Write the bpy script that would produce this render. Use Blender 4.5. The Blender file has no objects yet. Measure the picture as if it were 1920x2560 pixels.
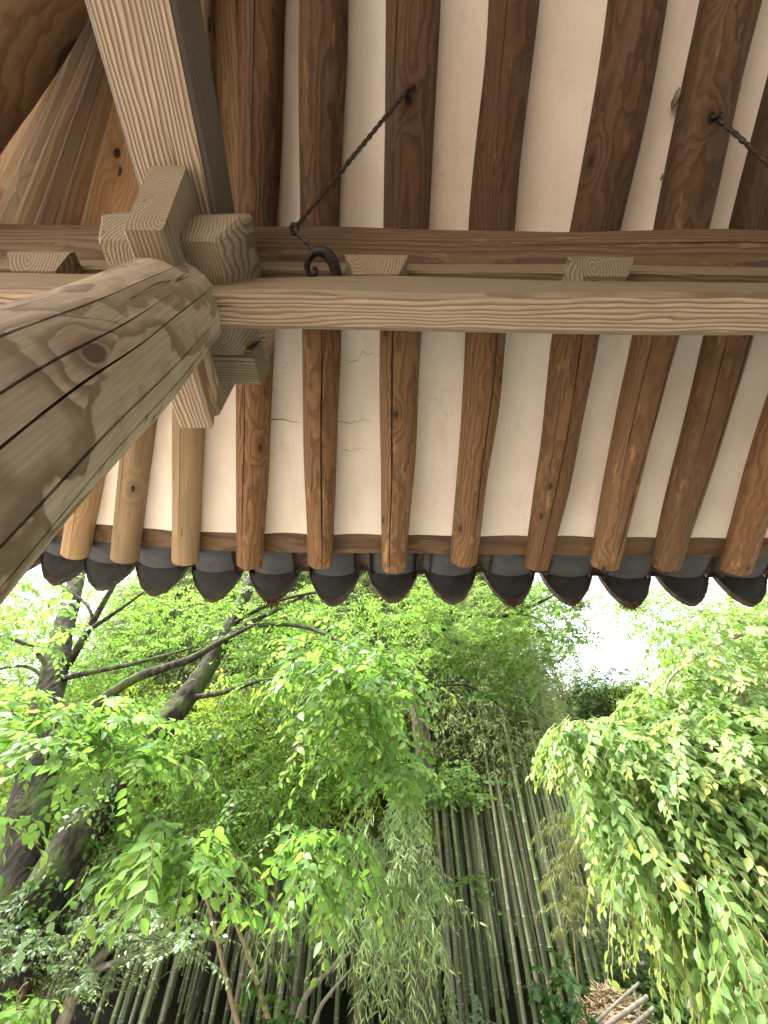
import bpy, math, random
import numpy as np
from mathutils import Vector, Matrix, noise

SC = bpy.context.scene
COL = SC.collection
random.seed(7)
RNG = np.random.default_rng(11)

# ------------------------------------------------------------------ camera, sky, sun, exposure
CAM = Vector((0.0, 0.0, 2.0))
PITCH = math.radians(48.5)
ROLL = math.radians(0.55)
FPX = 960.0                                  # focal length in photo pixels (1920 x 2560)
FWD = Vector((0, math.cos(PITCH), math.sin(PITCH)))
_R = Vector((1, 0, 0)); _U = Vector((0, -math.sin(PITCH), math.cos(PITCH)))
RGT = _R * math.cos(ROLL) + _U * math.sin(ROLL)
UPV = _U * math.cos(ROLL) - _R * math.sin(ROLL)

cam_data = bpy.data.cameras.new('camera')
cam = bpy.data.objects.new('camera', cam_data); COL.objects.link(cam)
cam_data.sensor_fit = 'VERTICAL'; cam_data.sensor_height = 36.0
cam_data.lens = FPX / 2560.0 * 36.0
cam_data.clip_start = 0.02; cam_data.clip_end = 500.0
mw = Matrix((RGT, UPV, -FWD)).transposed().to_4x4(); mw.translation = CAM
cam.matrix_world = mw
SC.camera = cam

SUN_EL, SUN_AZ = math.radians(58), math.radians(-104)      # azimuth from +Y towards +X
world = bpy.data.worlds.new('World'); SC.world = world; world.use_nodes = True
wn = world.node_tree; wn.nodes.clear()
sky = wn.nodes.new('ShaderNodeTexSky'); sky.sky_type = 'NISHITA'; sky.sun_disc = False
sky.sun_elevation = SUN_EL; sky.sun_rotation = SUN_AZ
sky.air_density = 1.0; sky.dust_density = 4.0; sky.ozone_density = 1.0
hsv = wn.nodes.new('ShaderNodeHueSaturation'); hsv.inputs['Saturation'].default_value = 0.30
bg = wn.nodes.new('ShaderNodeBackground'); bg.inputs['Strength'].default_value = 0.15
wo = wn.nodes.new('ShaderNodeOutputWorld')
wn.links.new(sky.outputs[0], hsv.inputs['Color']); wn.links.new(hsv.outputs[0], bg.inputs['Color'])
wn.links.new(bg.outputs[0], wo.inputs['Surface'])

sun_data = bpy.data.lights.new('sun', 'SUN'); sun_data.energy = 2.2
sun_data.angle = math.radians(14); sun_data.color = (1.0, 0.96, 0.88)
sun = bpy.data.objects.new('sun', sun_data); COL.objects.link(sun)
sdir = Vector((math.sin(SUN_AZ) * math.cos(SUN_EL), math.cos(SUN_AZ) * math.cos(SUN_EL), math.sin(SUN_EL)))
sun.rotation_euler = sdir.to_track_quat('Z', 'Y').to_euler()
sun.location = (8, 5, 14)

SC.view_settings.view_transform = 'Standard'; SC.view_settings.look = 'None'
SC.view_settings.gamma = 1.0; SC.view_settings.use_curve_mapping = False
SC.view_settings.exposure = 3.05
SC.cycles.max_bounces = 10; SC.cycles.diffuse_bounces = 5; SC.cycles.transmission_bounces = 6

# ------------------------------------------------------------------ placing helpers
def ray(u, v):
    return FWD + RGT * ((u - 960.0) / FPX) + UPV * (-(v - 1280.0) / FPX)

def at(u, v, Y):
    d = ray(u, v)
    return CAM + d * (Y / d.y)

def ats(pts):
    return [at(*p) for p in pts]

WLOC = {}
def tag(o, label=None, cat=None, group=None, kind=None):
    if label: o['label'] = label
    if cat: o['category'] = cat
    if group: o['group'] = group
    if kind: o['kind'] = kind
    return o

def thing(name, loc, label, cat, group=None):
    o = bpy.data.objects.new(name, None); COL.objects.link(o)
    o.location = loc; o.empty_display_size = 0.1
    WLOC[o.name] = Vector(loc)
    return tag(o, label, cat, group)

def link(name, me, mat, parent=None, M=None):
    """one mesh object; M is its world matrix (rotation allowed), parent chain has translation only"""
    o = bpy.data.objects.new(name, me); COL.objects.link(o)
    if mat is not None and len(me.materials) == 0: me.materials.append(mat)
    M = M or Matrix.Identity(4)
    if parent is not None:
        o.parent = parent
        o.matrix_basis = (Matrix.Translation(-WLOC[parent.name]) if parent.name in WLOC and not parent.get('_m') else Matrix.Identity(4)) @ M
    else:
        o.matrix_basis = M
    WLOC[o.name] = M.translation.copy()
    return o

def sub(name, me, mat, parent, Mlocal=None):
    """a sub-part given in its parent's own space"""
    o = bpy.data.objects.new(name, me); COL.objects.link(o)
    if mat is not None and len(me.materials) == 0: me.materials.append(mat)
    o.parent = parent
    if Mlocal is not None: o.matrix_basis = Mlocal
    return o

def mesh(name, verts, faces, smooth=False, sharp=None):
    me = bpy.data.meshes.new(name); me.from_pydata([tuple(v) for v in verts], [], faces)
    me.validate()
    if smooth:
        me.polygons.foreach_set('use_smooth', [True] * len(me.polygons))
        if sharp: me.set_sharp_from_angle(angle=math.radians(sharp))
    me.update()
    return me

def axis_matrix(p0, p1, up=Vector((0, 0, 1))):
    z = (Vector(p1) - Vector(p0)).normalized()
    x = up.cross(z)
    if x.length < 1e-4: x = Vector((1, 0, 0))
    x.normalize(); y = z.cross(x)
    M = Matrix((x, y, z)).transposed().to_4x4(); M.translation = Vector(p0)
    return M

# ------------------------------------------------------------------ material graph helper
class G:
    def __init__(s, name):
        s.m = bpy.data.materials.new(name); s.m.use_nodes = True
        s.t = s.m.node_tree; s.t.nodes.clear()
        s.out = s.t.nodes.new('ShaderNodeOutputMaterial')
    def put(s, sock, v):
        if isinstance(v, bpy.types.NodeSocket): s.t.links.new(v, sock)
        elif v is not None:
            if hasattr(sock.default_value, '__len__') and not hasattr(v, '__len__'): v = (v,) * len(sock.default_value)
            if hasattr(v, '__len__') and len(sock.default_value) == 4 and len(v) == 3: v = tuple(v) + (1,)
            sock.default_value = v
    def n(s, typ, props=None, **inp):
        nd = s.t.nodes.new('ShaderNode' + typ)
        for k, v in (props or {}).items(): setattr(nd, k, v)
        for k, v in inp.items(): s.put(nd.inputs[k.replace('_', ' ')], v)
        return nd
    def math(s, op, a, b=None, c=None, clamp=False):
        nd = s.t.nodes.new('ShaderNodeMath'); nd.operation = op; nd.use_clamp = clamp
        for i, v in enumerate((a, b, c)):
            if v is not None: s.put(nd.inputs[i], v)
        return nd.outputs[0]
    def vmath(s, op, a, b=None):
        nd = s.t.nodes.new('ShaderNodeVectorMath'); nd.operation = op
        s.put(nd.inputs[0], a)
        if b is not None: s.put(nd.inputs[1], b)
        return nd.outputs['Value'] if op in ('LENGTH', 'DOT_PRODUCT', 'DISTANCE') else nd.outputs[0]
    def ramp(s, f, lo, hi, a=0.0, b=1.0):
        nd = s.t.nodes.new('ShaderNodeMapRange'); nd.interpolation_type = 'SMOOTHSTEP'
        s.put(nd.inputs[0], f)
        for i, v in zip((1, 2, 3, 4), (lo, hi, a, b)): s.put(nd.inputs[i], v)
        return nd.outputs[0]
    def mix(s, f, a, b, blend='MIX'):
        nd = s.t.nodes.new('ShaderNodeMix'); nd.data_type = 'RGBA'; nd.blend_type = blend
        s.put(nd.inputs[0], f); s.put(nd.inputs[6], a); s.put(nd.inputs[7], b)
        return nd.outputs[2]
    def noise(s, vec, scale, detail=2.0, rough=0.5, col=False, dist=0.0):
        nd = s.n('TexNoise', None, Vector=vec, Scale=scale, Detail=detail, Roughness=rough, Distortion=dist)
        return nd.outputs['Color'] if col else nd.outputs['Fac']
    def voro(s, vec, scale, feature='F1', rnd=1.0):
        nd = s.n('TexVoronoi', {'feature': feature}, Vector=vec, Scale=scale, Randomness=rnd)
        return nd
    def obj(s): return s.n('TexCoord').outputs['Object']
    def rand(s): return s.n('ObjectInfo').outputs['Random']
    def sep(s, v):
        nd = s.n('SeparateXYZ', None, Vector=v); return nd.outputs
    def comb(s, x, y, z):
        return s.n('CombineXYZ', None, X=x, Y=y, Z=z).outputs[0]
    def bump(s, h, strength=0.3, dist=0.01):
        return s.n('Bump', None, Height=h, Strength=strength, Distance=dist).outputs[0]
    def principled(s, col, rough=0.7, spec=0.3, normal=None, metal=0.0):
        b = s.n('BsdfPrincipled')
        s.put(b.inputs['Base Color'], col); s.put(b.inputs['Roughness'], rough)
        s.put(b.inputs['Specular IOR Level'], spec); s.put(b.inputs['Metallic'], metal)
        if normal is not None: s.put(b.inputs['Normal'], normal)
        return b.outputs[0]
    def done(s, shader):
        s.t.links.new(shader, s.out.inputs['Surface']); return s.m

def wood(name, light, dark, stain, freq=110, amp=0.012, pith=(0.06, 0.14), knot=(0.10, 0.03, 0.012), knot_scale=2.6,
         knot_gate=0.55, knot_r=0.06, contrast=1.0, stretch=0.10, blotch=0.35, flakes=0.0, rough=0.72, nscale=4.0, tint=0.25, logr=0.0, weather=None):
    g = G(name); p = g.obj(); r = g.rand()
    off = g.vmath('MULTIPLY', g.comb(r, r, r), (31.7, 57.3, 83.9))
    q = g.vmath('ADD', g.vmath('MULTIPLY', p, (1, 1, stretch)), off)
    n1 = g.noise(q, nscale, 3.0, 0.55, col=True)
    dis = g.vmath('MULTIPLY', g.vmath('SUBTRACT', n1, (0.5, 0.5, 0.5)), (amp * 6, amp * 6, 0))
    n2 = g.noise(g.vmath('MULTIPLY', q, (1, 1, 3)), nscale * 4.5, 2.0, 0.5, col=True)
    dis2 = g.vmath('MULTIPLY', g.vmath('SUBTRACT', n2, (0.5, 0.5, 0.5)), (amp * 0.9, amp * 0.9, 0))
    pp = g.vmath('MULTIPLY', p, (1, 1, 0))
    pth = g.comb(g.math('MULTIPLY_ADD', r, pith[0], pith[0] * 0.5), g.math('MULTIPLY_ADD', r, pith[1] * 0.4, pith[1] * 0.8), 0.0)
    # knots: sparse cells; the grain swells round them
    ps = g.sep(p)
    if logr: around = g.math('MULTIPLY', g.math('ARCTAN2', ps[0], g.math('MULTIPLY', ps[1], -1.0)), logr)
    else: around = g.math('ADD', ps[0], ps[1])
    kw = g.noise(g.vmath('ADD', p, off), 14, 2.0, 0.5, col=True)
    kvec = g.vmath('ADD', g.vmath('ADD', g.comb(around, g.math('MULTIPLY', ps[2], 0.62), 0.0), off), g.vmath('MULTIPLY', kw, (0.02, 0.02, 0.0)))
    kv = g.n('TexVoronoi', {'voronoi_dimensions': '2D'}, Vector=kvec, Scale=knot_scale)
    gate = g.math('GREATER_THAN', g.sep(kv.outputs['Color'])[0], knot_gate)
    kd = kv.outputs['Distance']
    swell = g.math('MULTIPLY', g.ramp(kd, 0.0, knot_r * 6, 1.0, 0.0), gate)
    rr = g.vmath('LENGTH', g.vmath('ADD', g.vmath('ADD', g.vmath('ADD', pp, pth), dis), dis2))
    ph = g.math('ADD', g.math('MULTIPLY', rr, freq), g.math('MULTIPLY', swell, 2.2))
    fr = g.math('FRACT', ph)
    late = g.math('MULTIPLY', g.ramp(fr, 0.25, 0.86), g.ramp(fr, 0.90, 1.0, 1.0, 0.0))
    fib = g.noise(g.vmath('ADD', g.vmath('MULTIPLY', p, (1, 1, 0.03)), off), 190, 3.0, 0.65)
    big = g.noise(q, 2.6, 4.0, 0.6)
    col = g.mix(g.math('MULTIPLY', late, contrast, clamp=True), light, dark)
    col = g.mix(g.math('MULTIPLY', g.ramp(big, 0.42, 0.68), blotch), col, stain)
    col = g.mix(g.ramp(fib, 0.3, 0.72, 0.0, 0.45), col, dark)
    if flakes > 0:
        fl = g.noise(g.vmath('ADD', g.vmath('MULTIPLY', p, (1, 1, 0.22)), off), 26, 5.0, 0.68)
        col = g.mix(g.math('MULTIPLY', g.ramp(fl, 0.60, 0.66), flakes), col, tuple(min(1, c * 2.2) for c in light))
    kc = g.math('MULTIPLY', g.ramp(g.math('ADD', kd, g.math('MULTIPLY', fib, 0.02)), knot_r * 0.80, knot_r * 1.12, 1.0, 0.0), gate)
    halo = g.math('MULTIPLY', g.ramp(kd, knot_r * 0.9, knot_r * 3.2, 0.5, 0.0), gate)
    col = g.mix(halo, col, dark); col = g.mix(g.math('MULTIPLY', kc, 0.93), col, knot)
    # hairline checks running with the grain
    ck = g.noise(g.vmath('ADD', g.vmath('MULTIPLY', p, (1, 1, 0.018)), off), 34, 1.5, 0.5)
    ckl = g.ramp(g.math('ABSOLUTE', g.math('SUBTRACT', ck, 0.37)), 0.002, 0.009, 1.0, 0.0)
    ckl = g.math('MULTIPLY', ckl, g.ramp(g.noise(q, 5.0, 1.0), 0.52, 0.60))
    col = g.mix(g.math('MULTIPLY', ckl, 0.8), col, tuple(c * 0.16 for c in dark))
    vary = g.math('MULTIPLY_ADD', r, tint * 2, 1.0 - tint)
    wm = g.math('FRACT', g.math('MULTIPLY', r, 5.37))
    col = g.vmath('MULTIPLY', col, g.comb(g.math('MULTIPLY', vary, g.math('MULTIPLY_ADD', wm, 0.11, 0.92)), vary, g.math('MULTIPLY', vary, g.math('MULTIPLY_ADD', wm, -0.16, 1.14))))
    if weather:
        wz = g.math('ADD', ps[2], g.math('MULTIPLY', g.math('SUBTRACT', big, 0.5), 0.9))
        wt = g.ramp(wz, weather[0], weather[1])
        col = g.mix(wt, col, g.vmath('ADD', g.vmath('MULTIPLY', col, weather[2]), weather[3]))
    h = g.math('ADD', g.math('MULTIPLY', late, 0.5), g.math('MULTIPLY', fib, 0.5))
    h = g.math('SUBTRACT', h, g.math('MULTIPLY', ckl, 1.5))
    return g.done(g.principled(col, rough, 0.22, g.bump(h, 0.45, 0.004)))

# timbers: pale sawn pine, grey weathered pine, dark brown rafters, honey brown rafters, blotched column
M_PALE = wood('pale_pine', (0.46, 0.365, 0.255), (0.16, 0.096, 0.05), (0.36, 0.27, 0.175), freq=84, amp=0.022, pith=(0.2, 0.06), knot_scale=3.0, knot_gate=0.72, knot_r=0.05, contrast=1.0, blotch=0.3, tint=0.08)
M_SHADED = wood('shaded_side_pine', (0.15, 0.118, 0.084), (0.072, 0.053, 0.036), (0.11, 0.085, 0.06), freq=60, amp=0.016, pith=(0.05, 0.12), knot_scale=3.0, knot_gate=0.6, knot_r=0.05, contrast=0.85, blotch=0.6, tint=0.06)  # darker pine that paints shade on the cross beam's side faces
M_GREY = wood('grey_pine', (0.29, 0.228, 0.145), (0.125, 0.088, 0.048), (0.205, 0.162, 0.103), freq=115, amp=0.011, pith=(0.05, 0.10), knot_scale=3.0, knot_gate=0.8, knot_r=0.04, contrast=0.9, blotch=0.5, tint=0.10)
M_BROWN = wood('brown_rafter_pine', (0.104, 0.058, 0.028), (0.042, 0.021, 0.010), (0.064, 0.035, 0.017), freq=105, amp=0.019, pith=(0.012, 0.015), knot=(0.008, 0.005, 0.004), knot_scale=4.6, knot_gate=0.55, knot_r=0.060, contrast=0.78, stretch=0.20, blotch=0.55, flakes=0.42, rough=0.68, tint=0.27, logr=0.08, weather=(2.15, 2.55, (1.85, 1.80, 1.68), (0.018, 0.013, 0.008)))
M_HONEY = wood('honey_rafter_pine', (0.25, 0.16, 0.083), (0.12, 0.068, 0.033), (0.17, 0.105, 0.053), freq=95, amp=0.02, pith=(0.012, 0.015), knot=(0.014, 0.008, 0.005), knot_scale=4.6, knot_gate=0.35, knot_r=0.07, contrast=0.9, stretch=0.18, blotch=0.5, flakes=0.25, rough=0.68, tint=0.14, logr=0.075)
M_BOARD = wood('red_brown_board', (0.165, 0.105, 0.06), (0.075, 0.045, 0.025), (0.11, 0.069, 0.039), freq=80, amp=0.014, pith=(0.05, 0.1), knot_scale=3.0, knot_gate=0.6, knot_r=0.06, contrast=0.8, blotch=0.5, flakes=0.3, tint=0.08)
M_COLUMN = wood('blotched_column_pine', (0.44, 0.36, 0.25), (0.165, 0.115, 0.068), (0.295, 0.238, 0.16), freq=36, amp=0.030, pith=(0.01, 0.01), knot=(0.085, 0.06, 0.038), knot_scale=4.2, knot_gate=0.62, knot_r=0.07, contrast=1.0, stretch=0.42, blotch=0.45, flakes=0.1, rough=0.75, nscale=3.4, tint=0.0, logr=0.14)
M_HIP = wood('hip_rafter_pine', (0.25, 0.155, 0.08), (0.12, 0.068, 0.033), (0.165, 0.10, 0.05), freq=30, amp=0.03, pith=(0.012, 0.015), knot=(0.03, 0.014, 0.008), knot_scale=2.6, knot_gate=0.25, knot_r=0.12, contrast=0.8, stretch=0.35, blotch=0.5, flakes=0.1, rough=0.65, tint=0.0, logr=0.17)
M_FAN = wood('fan_rafter_pine', (0.33, 0.215, 0.112), (0.19, 0.115, 0.056), (0.25, 0.158, 0.08), freq=70, amp=0.014, pith=(0.012, 0.015), knot=(0.016, 0.008, 0.005), knot_scale=4.6, knot_gate=0.55, knot_r=0.065, contrast=0.5, stretch=0.10, blotch=0.3, flakes=0.05, rough=0.8, tint=0.16, logr=0.075, weather=(1.5, 2.0, (1.1, 1.13, 1.16), (0.012, 0.011, 0.008)))
M_FLOOR = wood('floor_board_pine', (0.24, 0.16, 0.09), (0.14, 0.085, 0.045), (0.19, 0.12, 0.065), freq=80, tint=0.1)

def mat_plaster():
    g = G('lime_plaster'); p = g.n('NewGeometry').outputs['Position']
    a = g.noise(p, 3.2, 4.0, 0.6); b = g.noise(p, 60, 3.0, 0.6)
    col = g.mix(g.ramp(a, 0.35, 0.7), (0.82, 0.77, 0.695), (0.76, 0.70, 0.615))
    col = g.mix(g.ramp(b, 0.45, 0.75, 0.0, 0.14), col, (0.52, 0.45, 0.35))
    st = g.noise(g.vmath('MULTIPLY', p, (5.0, 0.9, 0.9)), 3.0, 4.0, 0.65); col = g.mix(g.ramp(st, 0.50, 0.72, 0.0, 0.18), col, (0.50, 0.42, 0.31))
    q = g.vmath('ADD', g.vmath('MULTIPLY', p, (1.0, 0.35, 0.35)), g.vmath('MULTIPLY', g.noise(p, 9, 2, col=True), (0.15, 0.15, 0.15)))
    v = g.voro(q, 26); sp = g.math('MULTIPLY', g.ramp(v.outputs['Distance'], 0.05, 0.10, 1.0, 0.0), g.math('GREATER_THAN', g.sep(v.outputs['Color'])[0], 0.91))
    col = g.mix(g.math('MULTIPLY', sp, 0.40), col, (0.26, 0.18, 0.10))
    c = g.noise(p, 4.5, 5.0, 0.62)
    cr = g.math('MULTIPLY', g.ramp(g.math('ABSOLUTE', g.math('SUBTRACT', c, 0.5)), 0.0005, 0.003, 1.0, 0.0), g.ramp(g.noise(p, 2.3, 1.0), 0.57, 0.63))
    col = g.mix(g.math('MULTIPLY', cr, 0.55), col, (0.25, 0.19, 0.12))
    pt = g.noise(p, 1.7, 3.0, 0.55); col = g.mix(g.ramp(pt, 0.5, 0.64, 0.0, 0.30), col, (0.67, 0.60, 0.51))
    tr = g.noise(g.vmath('MULTIPLY', p, (1, 3, 3)), 16, 3.0, 0.6)
    h = g.math('ADD', g.math('ADD', a, g.math('MULTIPLY', b, 0.12)), g.math('MULTIPLY', tr, 0.35))
    return g.done(g.principled(col, 0.9, 0.1, g.bump(h, 0.35, 0.01)))
M_PLASTER = mat_plaster()

def mat_simple(name, c1, c2, scale, rough=0.7, spec=0.3, bump=0.3, metal=0.0, detail=4.0, c3=None, s3=20, t3=0.62, use_rand=0.0, world_space=False):
    g = G(name); p = g.n('NewGeometry').outputs['Position'] if world_space else g.obj()
    r = g.rand(); q = g.vmath('ADD', p, g.vmath('MULTIPLY', g.comb(r, r, r), (13.0, 27.0, 41.0)))
    a = g.noise(q, scale, detail, 0.6); col = g.mix(g.ramp(a, 0.35, 0.68), c1, c2)
    h = a
    if c3 is not None:
        b = g.noise(q, s3, 4.0, 0.65); col = g.mix(g.ramp(b, t3, t3 + 0.06), col, c3); h = g.math('ADD', a, g.math('MULTIPLY', b, 0.4))
    if use_rand:
        k = g.math('MULTIPLY_ADD', r, use_rand * 2, 1.0 - use_rand); col = g.vmath('MULTIPLY', col, g.comb(k, k, k))
    return g.done(g.principled(col, rough, spec, g.bump(h, bump, 0.01), metal))

M_TILE = mat_simple('grey_clay_tile', (0.034, 0.036, 0.041), (0.052, 0.054, 0.059), 14, 0.62, 0.35, 0.25, c3=(0.11, 0.105, 0.095), s3=70, t3=0.72, use_rand=0.12)
M_PEND = mat_simple('dark_clay_pendant', (0.011, 0.011, 0.012), (0.024, 0.023, 0.024), 18, 0.6, 0.35, 0.35, c3=(0.10, 0.095, 0.085), s3=60, t3=0.70, use_rand=0.15)
M_TILERIM = mat_simple('brown_tile_rim', (0.045, 0.038, 0.032), (0.08, 0.066, 0.052), 30, 0.85, 0.15, 0.5)
M_CLAY = mat_simple('red_clay_bedding', (0.20, 0.10, 0.06), (0.30, 0.17, 0.10), 25, 0.95, 0.05, 0.7)
M_COVER = mat_simple('dusty_cover_tile', (0.05, 0.042, 0.038), (0.10, 0.075, 0.058), 22, 0.85, 0.15, 0.5, c3=(0.20, 0.11, 0.065), s3=26, t3=0.60)
M_NEEDLE = mat_simple('dead_needles', (0.05, 0.032, 0.02), (0.11, 0.065, 0.035), 40, 0.9, 0.1)
M_IRON = mat_simple('black_wrought_iron', (0.012, 0.011, 0.011), (0.03, 0.022, 0.018), 60, 0.55, 0.5, 0.6, metal=0.4)
M_ROD = mat_simple('rusty_iron_rod', (0.035, 0.026, 0.02), (0.08, 0.055, 0.038), 80, 0.7, 0.4, 0.8, metal=0.3)
M_CRACK = mat_simple('plaster_crack', (0.05, 0.03, 0.018), (0.10, 0.065, 0.04), 40, 0.95, 0.05)
M_NEST = mat_simple('dried_mud', (0.32, 0.25, 0.16), (0.22, 0.16, 0.10), 60, 0.95, 0.05, 0.9)

# ------------------------------------------------------------------ timber shapes (local axis = Z)
def log_mesh(name, L, rfun, n=22, seg=26, cracks=(), wob=0.006, seed=0, efun=None, wander=0.25, squash=None):
    rnd = random.Random(seed)
    angs = []
    base = [2 * math.pi * i / n for i in range(n)]
    for a in base:
        if all(abs((a - c[0] + math.pi) % (2 * math.pi) - math.pi) > 0.11 for c in cracks): angs.append((a, None, 0))
    for ci, c in enumerate(cracks):
        for k in (-1, 0, 1): angs.append((c[0] % (2 * math.pi), ci, k))
    def key(t):
        a, ci, k = t
        return (a + (k * 0.02 if ci is not None else 0)) % (2 * math.pi)
    angs.sort(key=key)
    m = len(angs); V = []; F = []
    so = rnd.random() * 50
    for i in range(seg + 1):
        t = i / seg; z = L * t; r0 = rfun(t)
        rot = wander * (noise.noise(Vector((so, z * 0.7, 0))) + 0.35 * noise.noise(Vector((so, z * 2.9, 4))))
        e = efun(t) if efun else 1.0
        cx = wob * 2.0 * noise.noise(Vector((so + 9, z * 1.3, 1))); cy = wob * 2.0 * noise.noise(Vector((so + 17, z * 1.3, 2)))
        for a, ci, k in angs:
            r = r0; th = a
            if ci is not None:
                c0, z0, z1, w, dp = cracks[ci]
                s = (t - z0) / max(1e-6, (z1 - z0))
                env = max(0.0, math.sin(math.pi * min(1, max(0, s)))) ** 0.6 if 0 < s < 1 else 0.0
                env *= 0.75 + 0.5 * noise.noise(Vector((so, z * 6, ci * 3.1)))
                th = c0 + k * max(0.0006, 0.5 * w * env / r0)
                if k == 0: r = r0 - dp * env
            th2 = th + rot
            rr = r + wob * noise.noise(Vector((so + math.cos(th) * 1.2, math.sin(th) * 1.2, z * 2.2)))
            c_, s_ = math.cos(th2), math.sin(th2)
            if e != 1.0:
                c_ = math.copysign(abs(c_) ** e, c_); s_ = math.copysign(abs(s_) ** e, s_)
            sx = squash(t) if squash else 1.0
            V.append((cx + rr * c_ * sx, cy + rr * s_, z))
    for i in range(seg):
        for j in range(m):
            a = i * m + j; b = i * m + (j + 1) % m
            F.append((a, b, b + m, a + m))
    V.append((0, 0, 0)); V.append((0, 0, L)); c0 = len(V) - 2
    for j in range(m):
        F.append((c0, (j + 1) % m, j)); F.append((c0 + 1, seg * m + j, seg * m + (j + 1) % m))
    return mesh(name, V, F, True, 38)

def rect_sec(w, h, c=0.006):
    a, b = w / 2, h / 2
    return [(a - c, -b), (a, -b + c), (a, b - c), (a - c, b), (-a + c, b), (-a, b - c), (-a, -b + c), (-a + c, -b)]

def prism_mesh(name, sec, L, seg=16, wob=0.003, seed=0, end0=None, end1=None):
    """sec: (x, y) outline; end0/end1(x, y) give the z of the cut ends"""
    so = seed * 7.31 + 3; m = len(sec); V = []; F = []
    for i in range(seg + 1):
        t = i / seg
        for x, y in sec:
            z0 = end0(x, y) if end0 else 0.0; z1 = end1(x, y) if end1 else L
            z = z0 + (z1 - z0) * t
            k = wob if seg > 1 else 0
            V.append((x + k * noise.noise(Vector((so + x * 4, y * 4, z * 1.8))), y + k * noise.noise(Vector((so + 30 + x * 4, y * 4, z * 1.8))), z))
    for i in range(seg):
        for j in range(m):
            a = i * m + j; b = i * m + (j + 1) % m
            F.append((a, b, b + m, a + m))
    F.append(tuple(range(m - 1, -1, -1))); F.append(tuple(seg * m + j for j in range(m)))
    return mesh(name, V, F)

def smooth_path(pts, rad, per=6):
    """Catmull-Rom through points with radii"""
    P = [Vector(p) for p in pts]; out = []; ro = []
    for i in range(len(P) - 1):
        p0 = P[max(0, i - 1)]; p1 = P[i]; p2 = P[i + 1]; p3 = P[min(len(P) - 1, i + 2)]
        for k in range(per):
            t = k / per
            out.append(0.5 * ((2 * p1) + (p2 - p0) * t + (2 * p0 - 5 * p1 + 4 * p2 - p3) * t * t + (3 * p1 - p0 - 3 * p2 + p3) * t ** 3))
            ro.append(rad[i] * (1 - t) + rad[i + 1] * t)
    out.append(P[-1]); ro.append(rad[-1])
    return out, ro

def tube_data(pts, rad, n=8, rough=0.0, seed=0, base=0):
    V = []; F = []
    prev = None
    for i, p in enumerate(pts):
        t = (pts[min(i + 1, len(pts) - 1)] - pts[max(i - 1, 0)])
        if t.length < 1e-9: t = Vector((0, 0, 1))
        t.normalize()
        if prev is None:
            x = t.cross(Vector((0.3, 0.9, 0.2)));  x.normalize()
        else:
            x = prev - t * prev.dot(t); x.normalize()
        prev = x; y = t.cross(x)
        for k in range(n):
            a = 2 * math.pi * k / n
            d = x * math.cos(a) + y * math.sin(a)
            r = rad[i]
            if rough: r *= 1 + rough * noise.noise(p * (1.1 / max(0.02, rad[i])) * 0.6 + d * 1.3 + Vector((seed, 0, 0)))
            V.append(p + d * r)
    for i in range(len(pts) - 1):
        for k in range(n):
            a = base + i * n + k; b = base + i * n + (k + 1) % n
            F.append((a, b, b + n, a + n))
    F.append(tuple(base + k for k in range(n - 1, -1, -1)))
    F.append(tuple(base + (len(pts) - 1) * n + k for k in range(n)))
    return V, F

def tube_mesh(name, pts, rad, n=8, per=6, rough=0.0, seed=0):
    p, r = smooth_path(pts, rad, per)
    V, F = tube_data(p, r, n, rough, seed)
    return mesh(name, V, F, True, 60)

# ------------------------------------------------------------------ ground
def sstep(a, b, x):
    t = min(1.0, max(0.0, (x - a) / (b - a))); return t * t * (3 - 2 * t)

def ground_z(x, y):
    bank = 1.25 + 0.45 * sstep(2.0, 3.2, x)
    z = bank * sstep(3.6, 7.0, y) + 0.22 * sstep(2.2, 3.4, x) * sstep(7.0, 8.2, y)
    z += max(0.0, y - 8) * 0.10 + 11.0 * sstep(15, 42, y)
    z += 4.0 * sstep(7, 22, abs(x)) * sstep(6, 16, y)
    z += 0.05 * noise.noise(Vector((x * 0.8, y * 0.8, 0))) * sstep(2.0, 4.0, y)
    return z

def grid_ground():
    xs = sorted(set([-220, -120, -70, -45, -30] + [-22 + 0.75 * i for i in range(60)] + [30, 45, 70, 120, 220]))
    ys = sorted(set([-220, -100, -50, -25, -14] + [-8 + 0.6 * i for i in range(60)] + [32, 37, 43, 60, 100, 220]))
    V = [(x, y, ground_z(x, y)) for y in ys for x in xs]
    nx = len(xs); F = [(j * nx + i, j * nx + i + 1, (j + 1) * nx + i + 1, (j + 1) * nx + i) for j in range(len(ys) - 1) for i in range(nx - 1)]
    return mesh('ground', V, F, True)

def mat_ground():
    g = G('yard_soil'); p = g.n('NewGeometry').outputs['Position']; s = g.sep(p)
    a = g.noise(p, 2.0, 5.0, 0.6); b = g.noise(p, 30, 4.0, 0.6)
    sand = g.mix(g.ramp(a, 0.3, 0.7), (0.49, 0.455, 0.40), (0.42, 0.385, 0.33))
    litter = g.mix(g.ramp(b, 0.35, 0.7), (0.02, 0.016, 0.01), (0.045, 0.036, 0.022))
    edge = g.math('ADD', s[1], g.math('MULTIPLY', a, 1.4))
    col = g.mix(g.ramp(edge, 4.0, 5.2), sand, litter)
    col = g.mix(g.ramp(b, 0.5, 0.8, 0.0, 0.25), col, (0.2, 0.16, 0.1))
    col = g.mix(g.ramp(edge, 14.0, 19.0), col, g.mix(g.ramp(b, 0.35, 0.65), (0.02, 0.04, 0.01), (0.045, 0.075, 0.02)))
    return g.done(g.principled(col, 0.95, 0.1, g.bump(g.math('ADD', a, b), 0.5, 0.03)))
tag(link('ground', grid_ground(), mat_ground()), kind='structure')

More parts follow.
